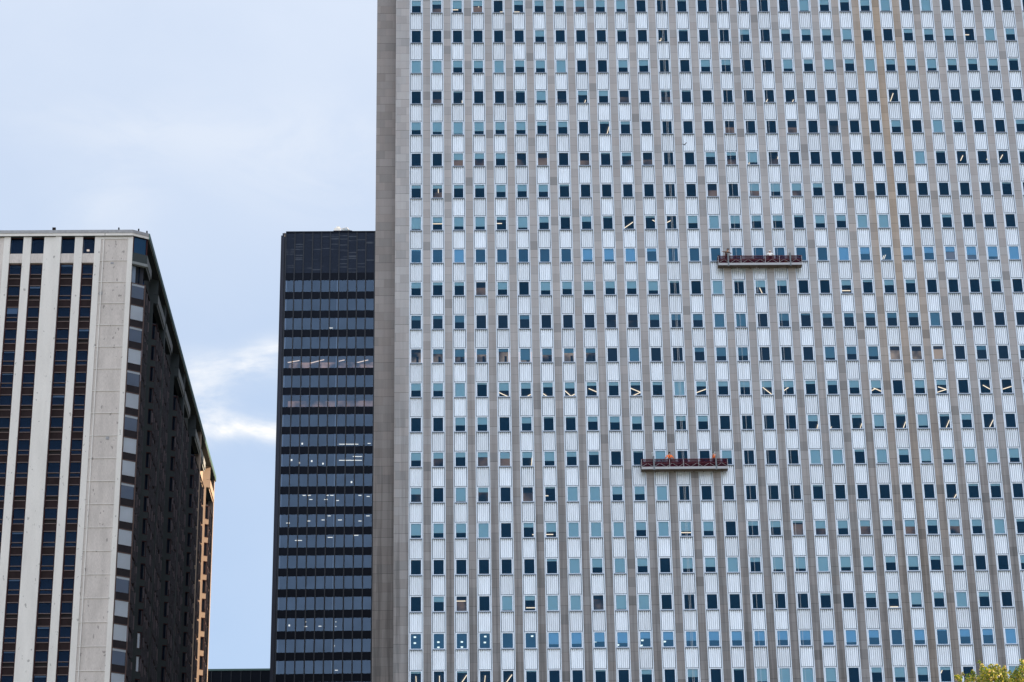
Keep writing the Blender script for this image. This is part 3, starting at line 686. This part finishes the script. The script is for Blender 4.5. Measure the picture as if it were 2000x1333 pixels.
for j in range(20, -1, -1):
    zt = tz0-j*TF; zb = zt-THh
    for i in range(12):
        x0 = tx0+TP*i+.05; x1 = tx0+TP*(i+1)-.17
        if tw_named < 96:
            mb = MB(); mb.quad([(x0, YT+.06, zb), (x1, YT+.06, zb), (x1, YT+.06, zt), (x0, YT+.06, zt)]); wdw = mb.build('window', G_BLACK, tower)
            tw_named += 1
        else: rest.quad([(x0, YT+.06, zb), (x1, YT+.06, zb), (x1, YT+.06, zt), (x0, YT+.06, zt)])
rest.build('windows', [G_BLACK], tower)['kind'] = 'stuff'
def tlamp(px0, py0, px1, py1, w=.07, mat=LAMPW):
    # find the storey whose pane band holds the point, follow the sight line to that ceiling
    pts = []
    X0, Z0 = at(px0, py0, YT+.06); j = int(max(0, min(20, math.floor((tz0-Z0)/TF+.02)))); zc = tz0-j*TF+.2
    for px, py in ((px0, py0), (px1, py1)):
        X, Z = at(px, py, YT+.06); t = (zc-CAMZ)/(Z-CAMZ); t = min(max(t, 1.001), 1.019); pts.append(Vector((X*t, (YT+.06)*t, zc)))
    p, q = pts; d = (q-p); d = d.normalized() if d.length > 1e-4 else Vector((1, 0, 0)); n = Vector((-d.y, d.x, 0))*w
    poly = [(p-n).xy[:], (q-n).xy[:], (q+n).xy[:], (p+n).xy[:]]
    mb = MB(); mb.prism(poly, zc-.05, zc+.04); mb.build('ceiling_light', mat, tower)
for a in [(562,708.5,585,704.5),(571,718,604,710),(604,710,633,703),(617,718.5,638,713),(640,713.5,652,709.5),(662,706,673,703.5),(664,718,700,708),(700,708,719,703.5),(697,718,728,711),
          (720,711.5,734,708.5)]: tlamp(*a, w=.06, mat=LAMP)
for a in [(643,641,650,641),(714,566,716,558),(718,866.5,724,866.5),(591,968,597,968),(600,968,607,968),(636,968,642,968),(645,968,652,968),(700,968,706,968),(604,976,610,976),(633,976,640,976),(655,978,662,978),(716,970,722,970),
          (600,1018,606,1018),(628,1016,634,1016),(660,1016,668,1016),(700,1018,706,1018),(640,1008,646,1008),(715,1008,722,1008),(559,1022,566,1022),(596,1215,598,1215),(594,1224,600,1224),(622,1223.5,628,1223.5),(655,1215,657,1215),(655,1224,657,1224),
          (689,892,707,892),(689,899.5,707,899.5),(662,899.5,690,899.5),(662,868,700,868),(651,1262,654,1262),(654,1309.5,660,1309.5),(640,1050,650,1050),(690,1046,700,1046),(576,1056,590,1056)]:
    tlamp(*a, w=.05)
for (px, py) in ((569.5, 899), (584.2, 904.5), (608.8, 901), (630.8, 906), (590.3, 867), (686.5, 942), (565, 1222)):
    X, Z = at(px, py, YT+1.2); mb = MB(); mb.bar((X, YT+1.2, Z-.12), (X, YT+1.2, Z+.12), .14, 0, 10); mb.build('pendant_lamp', LAMPW, tower)
# warm lit storeys seen through the glass
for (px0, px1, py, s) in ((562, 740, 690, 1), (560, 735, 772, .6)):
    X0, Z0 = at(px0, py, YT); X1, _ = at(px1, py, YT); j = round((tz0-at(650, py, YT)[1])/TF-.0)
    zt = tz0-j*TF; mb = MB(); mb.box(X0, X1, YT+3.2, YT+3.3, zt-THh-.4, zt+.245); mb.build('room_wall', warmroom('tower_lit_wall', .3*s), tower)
# roof rig
rig = thing('roof_crane', 'white window washing crane and dish on the black tower roof', 'crane', (at(660, 450, YT+1)[0], YT+1.0, ztop+.32))
WH = simple('white_paint', (.78, .74, .68), .5)
mb = MB(); mb.box(-.75, .5, -.6, .6, 0, .9); mb.bar((-.4, 0, .7), (.1, 0, 1.6), .42, 0, 10); rx = mb; mb.build('cab', WH, rig, False)
mb = MB(); mb.bar((.2, 0, 1.0), (1.9, 0, 1.5), .07, 0, 6); mb.bar((1.9, 0, 1.5), (2.3, 0, .7), .07, 0, 6); mb.build('boom', WH, rig, False)
mb = MB()
for q in range(10):
    a0, a1 = math.pi*q/10, math.pi*(q+1)/10
    mb.quad([(1.6, .2, .2), (1.6+1.15*math.cos(a0), .2-.25*math.sin(a0), .2+1.0*math.sin(a0)), (1.6+1.15*math.cos(a1), .2-.25*math.sin(a1), .2+1.0*math.sin(a1))])
    mb.quad([(1.6, .3, .2), (1.6+1.15*math.cos(a1), .28-.25*math.sin(a1), .2+1.0*math.sin(a1)), (1.6+1.15*math.cos(a0), .28-.25*math.sin(a0), .2+1.0*math.sin(a0))])
mb.build('dish', simple('grey_dish', (.5, .56, .6), .5), rig, False)
mb = MB(); mb.box(-.9, 3.0, -.8, .8, -.6, 0.0); mb.build('track', TB, rig, False); rig.scale = (.85, .85, .62)

# ---------------------------------------------------------------- low dark block behind
YL = 432.0
zl = at(466, 1307, YL)[1]
low = thing('dark_block', 'low black building whose flat top shows between the two left towers at the bottom', 'building', (-40, YL, 0))
mb = MB(); mb.box(-62, -18, YL, YL+25, 0, zl-.35); mb.build('wall', TB, low)
mb = MB(); mb.box(-62.1, -17.9, YL-.15, YL+25.1, zl-.34, zl); mb.build('parapet', COPPER, low)
lp = (at(482, 1320, YL)[0]-at(466, 1320, YL)[0])
for q in range(24):
    mb = MB(); x = -62+q*1.72; mb.box(x-.05, x+.05, YL-.14, YL-.001, zl-30, zl-.4); mb.build('mullion', TBL, low)
mb = MB()
for q in range(6): mb.box(-62, -18, YL-.05, YL-.0005, zl-5.2-3.6*q, zl-3.1-3.6*q)
mb.build('window_band', glass('band_glass', (.3, .35, .4), .1), low)

# ---------------------------------------------------------------- suspended platforms, workers, ropes
RED = None
def net_mat():
    m = bpy.data.materials.new('red_netting'); m.use_nodes = True; nt = m.node_tree; nt.nodes.clear()
    d = N(nt, 'ShaderNodeBsdfDiffuse'); d.inputs[0].default_value = (.050, .010, .020, 1)
    t = N(nt, 'ShaderNodeBsdfTransparent'); P, _ = pos(nt)
    f = mathn(nt, 'ADD', .34, mathn(nt, 'MULTIPLY', noise(nt, P, 1.6, 3), .40), clamp=True)
    mx = N(nt, 'ShaderNodeMixShader'); nt.links.new(f, mx.inputs[0]); nt.links.new(t.outputs[0], mx.inputs[1]); nt.links.new(d.outputs[0], mx.inputs[2])
    o = N(nt, 'ShaderNodeOutputMaterial'); nt.links.new(mx.outputs[0], o.inputs[0]); return m
NET = net_mat(); STEEL = simple('galvanised_steel', (.30, .305, .32), .45, .5, .15, 5)
DECK = simple('deck_underside', (.07, .055, .045), .8, 0, .4, 3); REDM = simple('red_rail', (.09, .02, .03), .6)
GREY = simple('grey_machine', (.12, .14, .16), .5, .3); YEL = simple('yellow_box', (.55, .32, .05), .5)
def platform(label, cx, Yc, zd, Ln, posts, hoists, tilt=0.0):
    t = thing('suspended_platform', label, 'platform', (cx, Yc, zd), 'window washing platforms')
    h, dp, H = Ln/2, .38, .94
    mb = MB(); mb.box(-h, h, -dp, dp, -.07, .0, 0); mb.box(-h, h, -dp-.03, -dp, -.12, .13, 1); mb.box(-h, h, dp, dp+.03, -.12, .13, 1)
    for q in range(9): x = -h+Ln*(q+.5)/9; mb.box(x-.04, x+.04, -dp, dp, -.17, -.071, 0)
    mb.build('deck', [DECK, STEEL], t, False)
    mb = MB()
    for s in (-1, 1):
        y = s*(dp-.0)
        mb.bar((-h, y, H), (h, y, H), .03, 0); mb.bar((-h, y, .50), (h, y, .50), .025, 0)
        for x in posts: mb.bar((x, y, .13), (x, y, H), .028, 1)
    for s in (-1, 1):
        for z in (.5, H): mb.bar((s*h, -dp, z), (s*h, dp, z), .03, 0)
    mb.build('guard_rail', [REDM, STEEL], t, False)
    mb = MB(); n = 14; st = Ln/n
    for s in (-1, 1):
        y = s*dp-.02*(1 if s > 0 else -1)*-1
        for q in range(n):
            x = -h+q*st
            a, b = ((x+.08*st, .14), (x+st*.92, .48)) if q % 2 == 0 else ((x+.08*st, .48), (x+st*.92, .14))
            mb.bar((a[0], y, a[1]), (b[0], y, b[1]), .015, 0, 5)
    mb.build('truss', STEEL, t, False)
    mb = MB()
    for s in (-1, 1): mb.box(-h+.02, h-.02, s*dp*.93-.004, s*dp*.93+.004, .13, H-.02)
    for s in (-1, 1): mb.box(s*(h-.03)-.004, s*(h-.03)+.004, -dp*.9, dp*.9, .13, H-.02)
    mb.build('netting', NET, t, False)
    for x in hoists:
        mb = MB(); mb.box(x-.13, x+.13, -.2, .16, .15, .55); mb.bar((x-.02, -.1, .5), (x-.02, -.1, 1.05), .09, 0, 8)
        mb.box(x-.07, x+.07, -.44, -.40, -.22, 1.25); mb.box(x-.05, x+.05, -.42, .42, 1.20, 1.28); mb.build('hoist', GREY, t, False)
        mb = MB(); mb.bar((x, -.05, 1.2), (x, -.05, ZTOP-zd), .007, 0, 5); mb.build('cable', STEEL, t, False)
        mb = MB(); mb.bar((x-.1, -.3, 1.28), (x-.16, -.3, 1.62), .03, 0, 5); mb.bar((x-.16, -.3, 1.62), (x-.05, -.3, 1.7), .05, 0, 6); mb.build('cable_guide', simple('light_grey_guide', (.4, .45, .48)), t, False)
    return t
YP = YF-.75
x0, z0 = at(1403, 518.5, YP-.4); x1, z1 = at(1567, 513, YP-.4)
P1 = ((x0+x1)/2, YP, (z0+z1)/2); L1 = x1-x0
platform('higher red netted platform on the pale slab, carrying workers in brown and white clothes', *P1, L1, [-L1/2+.03, -L1/2+2.35, .55, 2.0, L1/2-.03], [-L1/2+1.05, L1/2-1.2])
x2, z2 = at(1253, 915.5, YP-.4); x3, z3 = at(1422, 912.5, YP-.4)
P2 = ((x2+x3)/2, YP, (z2+z3)/2); L2 = x3-x2
platform('lower red netted platform on the pale slab, carrying two workers in orange vests', *P2, L2, [-L2/2+.03, -L2/2+2.8, -.1, 1.4, L2/2-.03], [-L2/2+1.25, L2/2-1.15])
mb = MB(); mb.box(-.1, .1, -.1, .1, 0, .42); mb.box(-.05, .05, -.05, .05, .42, .5)
tag(link('jerrycan', mb.mesh('jerrycan', [YEL]), None, (P1[0]+L1/2-1.65, YP-.1, P1[2])), 'yellow canister standing by the right hoist of the upper platform', 'canister')
mb = MB(); mb.box(-.22, .22, -.16, .16, 0, .34); mb.box(-.26, .26, -.2, .2, .34, .40); mb.bar((-.2, 0, .4), (.2, 0, .62), .03, 0)
tag(link('tool_bucket', mb.mesh('tool_bucket', [DOOR]), None, (P1[0]-.05, YP-.05, P1[2]+.0)), 'black tool box standing mid deck on the upper platform', 'tool box')
# lifelines
ROPE = simple('white_rope', (.55, .58, .62), .8)
def rope(px, py, zlo, label, yo=-.55):
    X, Z = at(px, py, YF+yo); mb = MB(); mb.bar((0, 0, 0), (0, 0, ZTOP-zlo), .012, 0, 5)
    tag(link('rope', mb.mesh('rope', [ROPE]), None, (X, YF+yo, zlo)), label, 'rope', 'ropes hanging down the pale slab')
rope(1423.6, 250, 60, 'thin white rope hanging behind the left end of the upper platform')
rope(1460.4, 250, 60, 'thin white rope hanging left of the middle of the upper platform')
rope(1502, 250, 60, 'thin white rope hanging by the white helmeted worker on the upper platform')
rope(1297, 75, 60, 'thin white rope hanging past the first orange worker on the lower platform')
rope(1346, 1175, 60, 'thin white rope hanging past the middle of the lower platform')
# --- people
SKIN = simple('skin', (.42, .24, .17), .6); ORANGE = simple('orange_vest', (.95, .20, .03), .7); DARKC = simple('dark_maroon_cloth', (.07, .02, .025), .9)
NAVY = simple('navy_trousers', (.03, .035, .055), .9); HAIR = simple('black_hair', (.012, .011, .012), .8); WHITEC = simple('white_shirt', (.8, .8, .8), .8)
BROWNC = simple('brown_jacket', (.10, .055, .045), .9)
def skin_mesh(verts, edges, radii, root=0, sub=1):
    me = bpy.data.meshes.new('sk'); me.from_pydata(verts, edges, []); o = bpy.data.objects.new('sk', me); sc.collection.objects.link(o)
    md = o.modifiers.new('s', 'SKIN'); md.use_smooth_shade = True
    if sub: ms = o.modifiers.new('u', 'SUBSURF'); ms.levels = sub; ms.render_levels = sub
    for i, r in enumerate(radii):
        sv = me.skin_vertices[0].data[i]; sv.radius = r if isinstance(r, tuple) else (r, r); sv.use_root = (i == root)
    dg = bpy.context.evaluated_depsgraph_get(); ev = o.evaluated_get(dg); out = bpy.data.meshes.new_from_object(ev)
    bpy.data.objects.remove(o); bpy.data.meshes.remove(me); return out
def person(label, loc, rot, pose, top, legs, hat, hatstyle, h=1.74):
    """pose: dict of joint positions in metres for a 1.74 m figure facing -y"""
    J = dict(pelvis=(0, 0, .93), waist=(0, 0, 1.08), chest=(0, 0, 1.30), neck=(0, 0, 1.47), head=(0, -.02, 1.60), crown=(0, -.01, 1.68),
             lsh=(.17, 0, 1.40), lel=(.24, -.02, 1.13), lwr=(.22, -.18, .95), lha=(.21, -.25, .91), rsh=(-.17, 0, 1.40), rel=(-.24, -.02, 1.13), rwr=(-.22, -.18, .95), rha=(-.21, -.25, .91),
             lhip=(.09, 0, .90), lkn=(.10, -.02, .49), lan=(.11, .02, .09), lto=(.12, -.15, .04), rhip=(-.09, 0, .90), rkn=(-.10, -.02, .49), ran=(-.11, .02, .09), rto=(-.12, -.15, .04))
    J.update(pose)
    rad = dict(pelvis=(.15, .11), waist=(.135, .10), chest=(.16, .115), neck=.055, head=(.085, .10), crown=(.07, .085), lsh=.07, lel=.05, lwr=.034, lha=(.04, .02), rsh=.07, rel=.05, rwr=.034, rha=(.04, .02),
               lhip=.09, lkn=.062, lan=.045, lto=.038, rhip=.09, rkn=.062, ran=.045, rto=.038)
    names = list(J); idx = {n: i for i, n in enumerate(names)}
    E = [('pelvis', 'waist'), ('waist', 'chest'), ('chest', 'neck'), ('neck', 'head'), ('head', 'crown'), ('chest', 'lsh'), ('lsh', 'lel'), ('lel', 'lwr'), ('lwr', 'lha'), ('chest', 'rsh'), ('rsh', 'rel'),
         ('rel', 'rwr'), ('rwr', 'rha'), ('pelvis', 'lhip'), ('lhip', 'lkn'), ('lkn', 'lan'), ('lan', 'lto'), ('pelvis', 'rhip'), ('rhip', 'rkn'), ('rkn', 'ran'), ('ran', 'rto')]
    V = [J[n] for n in names]; Rr = [rad[n] for n in names]; Ed = [(idx[a], idx[b]) for a, b in E]
    for s in ('l', 'r'):                                   # five fingers on each hand, thumb from the side
        w_, ha = Vector(J[s+'wr']), Vector(J[s+'ha']); d = (ha-w_).normalized(); side = d.cross(Vector((0, 0, 1)))
        if side.length < .1: side = Vector((1, 0, 0))
        side.normalize(); up = side.cross(d); sg = 1 if s == 'l' else -1
        for q, (off, ln) in enumerate(((-.03, .062), (-.01, .075), (.01, .08), (.03, .068))):
            a = ha+side*off+d*.02; b = a+d*ln*.6-up*.01; c = b+d*ln*.35-up*.03
            n = len(V); V += [a[:], b[:], c[:]]; Rr += [.009, .0085, .007]; Ed += [(idx[s+'ha'], n), (n, n+1), (n+1, n+2)]
        a = w_.lerp(ha, .6)+side*(-.04); b = a+d*.04+side*(-.02); n = len(V); V += [a[:], b[:]]; Rr += [.011, .009]; Ed += [(idx[s+'ha'], n), (n, n+1)]
    me = skin_mesh(V, Ed, Rr, idx['pelvis'])
    for m_ in (SKIN, top, legs): me.materials.append(m_)
    def near(p, a, b):
        a, b = Vector(a), Vector(b); ab = b-a; t = max(0, min(1, (p-a).dot(ab)/max(ab.length_squared, 1e-6))); return (p-(a+ab*t)).length
    segs = [(1, 'waist', 'chest'), (1, 'chest', 'lsh'), (1, 'chest', 'rsh'), (1, 'lsh', 'lel'), (1, 'rsh', 'rel'), (1, 'lel', 'lwr'), (1, 'rel', 'rwr'), (2, 'pelvis', 'waist'), (2, 'pelvis', 'lkn'), (2, 'pelvis', 'rkn'),
            (2, 'lkn', 'lto'), (2, 'rkn', 'rto'), (0, 'lwr', 'lha'), (0, 'rwr', 'rha'), (0, 'neck', 'crown')]
    for p in me.polygons:
        p.material_index = min(segs, key=lambda s: near(p.center, J[s[1]], J[s[2]]))[0]
    r = thing('person', label, 'person', loc, None); r.rotation_euler = (0, 0, rot); r.scale = (1.06, 1.06, 1.06)
    me.name = 'body'; link('body', me, r)
    hc = Vector(J['head']); cr = Vector(J['crown'])
    f = MB()                                                # face: nose, eyes, mouth, ears
    f.bar(hc+Vector((0, -.095, .03)), hc+Vector((0, -.125, -.01)), .010, 0, 5, .016)
    for s in (-1, 1): f.bar(hc+Vector((s*.085, 0, .02)), hc+Vector((s*.10, .01, .0)), .022, 0, 6); f.bar(hc+Vector((s*.033, -.095, .035)), hc+Vector((s*.033, -.104, .035)), .012, 1, 6)
    f.bar(hc+Vector((-.025, -.098, -.045)), hc+Vector((.025, -.098, -.045)), .007, 2, 5)
    f.build('face', [SKIN, HAIR, DARKC], r, False)
    mb = MB(); prof = [(.0, .112), (.045, .105), (.085, .075), (.105, .03)] if hatstyle != 'hair' else [(-.06, .088), (.0, .104), (.05, .098), (.085, .06), (.10, .02)]
    c = hc+Vector((0, .012 if hatstyle == 'hair' else 0, .045)); k = 14
    for (za, ra), (zb, rb) in zip(prof, prof[1:]):
        for q in range(k):
            a0, a1 = 2*math.pi*q/k, 2*math.pi*(q+1)/k
            mb.quad([(c.x+ra*math.cos(a0), c.y+ra*1.1*math.sin(a0), c.z+za), (c.x+ra*math.cos(a1), c.y+ra*1.1*math.sin(a1), c.z+za), (c.x+rb*math.cos(a1), c.y+rb*1.1*math.sin(a1), c.z+zb), (c.x+rb*math.cos(a0), c.y+rb*1.1*math.sin(a0), c.z+zb)])
    if hatstyle != 'hair':
        mb.box(c.x-.10, c.x+.10, c.y-.19, c.y-.07, c.z-.008, c.z+.012)
    mb.build('hair' if hatstyle == 'hair' else 'helmet', hat, r, False)
    if top is ORANGE:
        mb = MB(); ch = Vector(J['chest'])                  # harness straps over the vest
        for s in (-1, 1):
            for yy in (-.125, .125): mb.bar(ch+Vector((s*.09, yy, .12)), ch+Vector((-s*.09, yy*.95, -.20)), .014, 0, 5)
        mb.build('harness', DARKC, r, False)
    return r
def on(P, px, Yo=0.0):
    X, Z = at(px, 500 if P is P1 else 900, YP+Yo); return (X, YP+Yo, P[2])
bend = dict(chest=(0, -.20, 1.12), waist=(0, -.05, 1.02), neck=(0, -.32, 1.24), head=(0, -.40, 1.33), crown=(0, -.42, 1.41), lsh=(.17, -.22, 1.20), rsh=(-.17, -.22, 1.20),
            lel=(.30, -.36, 1.04), lwr=(.30, -.52, .95), lha=(.29, -.60, .93), rel=(-.36, -.30, 1.12), rwr=(-.52, -.40, 1.10), rha=(-.58, -.43, 1.10))
def drop(pose, dz):                                         # crouched: bend the knees by dz
    base = dict(pelvis=(0, .06, .93-dz), lhip=(.09, .06, .90-dz), rhip=(-.09, .06, .90-dz), lkn=(.14, -.18, .49-dz*.2), rkn=(-.14, -.18, .49-dz*.2)); q = {}
    full = dict(waist=(0, 0, 1.08), chest=(0, 0, 1.30), neck=(0, 0, 1.47), head=(0, -.02, 1.60), crown=(0, -.01, 1.68), lsh=(.17, 0, 1.40), rsh=(-.17, 0, 1.40),
                lel=(.24, -.02, 1.13), lwr=(.22, -.18, .95), lha=(.21, -.25, .91), rel=(-.24, -.02, 1.13), rwr=(-.22, -.18, .95), rha=(-.21, -.25, .91)); full.update(pose)
    for k_, v in full.items(): q[k_] = (v[0], v[1], v[2]-dz)
    q.update(base); return q
person('worker in brown jacket and dark cap bending at the left end of the upper platform', on(P1, 1419, -.05), R_(15), drop(bend, -.16), BROWNC, DARKC, simple('dark_cap', (.03, .03, .03), .8), 'cap')
reach = dict(lel=(.33, .10, 1.25), lwr=(.36, -.12, 1.16), lha=(.36, -.20, 1.15), rel=(-.33, .10, 1.22), rwr=(-.34, -.10, 1.10), rha=(-.34, -.18, 1.08))
person('worker in white shirt and white helmet right of centre on the upper platform', on(P1, 1504, -.02), R_(180), drop(reach, .10), WHITEC, NAVY, WHITEC, 'helmet')
person('worker in orange vest with both arms out, left of the two on the lower platform', on(P2, 1308, .0), R_(180), dict(lel=(.34, -.02, 1.22), lwr=(.40, -.16, 1.16), lha=(.42, -.24, 1.15), rel=(-.32, .0, 1.20), rwr=(-.40, -.12, 1.12), rha=(-.42, -.2, 1.11)), ORANGE, NAVY, HAIR, 'hair')
person('worker in orange vest turned sideways, standing by the right hoist of the lower platform', on(P2, 1394.5, .0), R_(120), {}, ORANGE, NAVY, HAIR, 'hair')

# ---------------------------------------------------------------- bird passing in front of the slab
X, Z = at(1336.5, 283, YF-3)
V = [(0, 0, 0), (.10, 0, .02), (.17, 0, .05), (.21, 0, .045), (-.10, 0, -.01), (-.20, 0, -.01), (.03, -.12, .09), (.0, -.24, .14), (.03, .12, .09), (.0, .24, .14)]
me = skin_mesh(V, [(0, 1), (1, 2), (2, 3), (0, 4), (4, 5), (1, 6), (6, 7), (1, 8), (8, 9)], [.045, .035, .025, .008, .03, (.03, .006), (.05, .012), (.03, .006), (.05, .012), (.03, .006)], 0)
me.materials.append(simple('bird_feathers', (.06, .065, .08), .8)); me.name = 'bird'
o = link('bird', me, None, (X, YF-3, Z)); o.rotation_euler = (0, 0, R_(60)); o.scale = (1.2, 1.2, 1.2); tag(o, 'small dark bird flying before the pale slab, above left of the upper platform', 'bird')
o.scale = (1.2, 1.2, 1.2)

# ---------------------------------------------------------------- tree at the lower right
def leaf_mat():
    m = bpy.data.materials.new('young_leaf'); m.use_nodes = True; nt = m.node_tree; nt.nodes.clear()
    g = N(nt, 'ShaderNodeNewGeometry'); r = g.outputs['Random Per Island']
    cr = N(nt, 'ShaderNodeValToRGB'); e_ = cr.color_ramp; nt.links.new(r, cr.inputs[0])
    e_.elements[0].position = 0; e_.elements[0].color = (.06, .12, .015, 1); e_.elements[1].position = 1; e_.elements[1].color = (.62, .36, .28, 1)
    for p_, c_ in ((.35, (.16, .24, .02, 1)), (.6, (.42, .40, .03, 1)), (.9, (.66, .54, .09, 1))): k_ = e_.elements.new(p_); k_.color = c_
    d = N(nt, 'ShaderNodeBsdfPrincipled'); d.inputs['Roughness'].default_value = .4; nt.links.new(cr.outputs[0], d.inputs['Base Color'])
    t = N(nt, 'ShaderNodeBsdfTranslucent'); nt.links.new(cr.outputs[0], t.inputs[0])
    mx = N(nt, 'ShaderNodeMixShader'); mx.inputs[0].default_value = .45; nt.links.new(d.outputs[0], mx.inputs[1]); nt.links.new(t.outputs[0], mx.inputs[2])
    o = N(nt, 'ShaderNodeOutputMaterial'); nt.links.new(mx.outputs[0], o.inputs[0]); return m
tr = random.Random(21)
TX, TY = 11.6, 50.0
tree = thing('leafy_tree', 'sunlit yellow green tree top poking into the lower right corner', 'tree', (TX, TY, 0))
BARK = simple('bark', (.10, .075, .055), .9, 0, .4, 6)
tips = []
def branch(mb, p, d, ln, r, depth):
    q = p
    for s in range(3):
        q2 = q+d*(ln/3); mb.bar(q, q2, r*(1-s*.18), 0, 7, r*(1-(s+1)*.18)); q = q2
        d = (d+Vector((tr.uniform(-.15, .15), tr.uniform(-.15, .15), .06))).normalized()
    if depth == 0: tips.append(q); return
    for s in range(3 if depth > 1 else 4):
        nd = (d+Vector((tr.uniform(-.8, .8), tr.uniform(-.8, .8), tr.uniform(-.1, .5)))).normalized(); branch(mb, q, nd, ln*.68, r*.5, depth-1)
mb = MB(); branch(mb, Vector((TX, TY, 0)), Vector((0, 0, 1)), 5.7, .30, 4)
mb.build('trunk', BARK, tree)
leaves = MB()
def leaf(c, s):
    d = Vector((tr.gauss(0, 1), tr.gauss(0, 1), tr.gauss(0, .7))).normalized(); a = d.orthogonal().normalized(); b = d.cross(a)
    t = tr.uniform(0, 6.28); u = a*math.cos(t)+b*math.sin(t); v = d.cross(u)
    leaves.quad([c-u*s, c-u*s*.3+v*s*.42, c+u*s*.45+v*s*.38, c+u*s, c+u*s*.45-v*s*.38, c-u*s*.3-v*s*.42])
def clump(c, R, n, s=.05):
    for _ in range(n):
        r = Vector((tr.gauss(0, 1), tr.gauss(0, 1), tr.gauss(0, 1))); r = r/max(r.length, .01)*R*tr.uniform(.3, 1)**.5
        leaf(Vector(c)+r, s*tr.uniform(.7, 1.3))
for q in tips: clump(q, 1.0, 110, .06)
# the shoots that reach the frame, each on its own twig
tw = MB()
for (px, py, R, n) in [(1873, 1330, .07, 20), (1893, 1328, .09, 26), (1912, 1298, .035, 6), (1948, 1308, .07, 26), (1962, 1309, .05, 12), (1935, 1306, .05, 14), (1890, 1338, .10, 30), (1869, 1326, .05, 12), (1880, 1321, .035, 7), (1900, 1318, .05, 10), (1903, 1327, .07, 18), (1917, 1304, .05, 10), (1921, 1313, .09, 34), (1930, 1322, .14, 90), (1945, 1324, .16, 120), (1940, 1313, .06, 16),
                    (1955, 1328, .15, 100), (1958, 1316, .06, 18), (1925, 1333, .18, 130), (1985, 1327, .12, 60), (1972, 1318, .05, 12), (1996, 1318, .16, 90), (1996, 1297, .06, 14), (2003, 1305, .14, 60), (1975, 1332, .07, 24), (2008, 1325, .25, 160), (1950, 1345, .35, 420), (1905, 1346, .22, 150), (2000, 1350, .35, 400), (1975, 1346, .2, 120)]:
    dy = tr.uniform(-.25, .25); X, Z = at(px, py-4, TY+dy); clump((X, TY+dy, Z), R, int(n*2.4), .027)
    base = Vector((TX+(X-TX)*.6, TY, Z-1.3)); tw.bar(base, (X, TY+dy, Z), .018, 0, 5, .006); tw.bar((TX, TY, 14.5), base, .05, 0, 5, .018)
tw.build('twigs', BARK, tree)
leaves.build('crown', [leaf_mat()], tree)
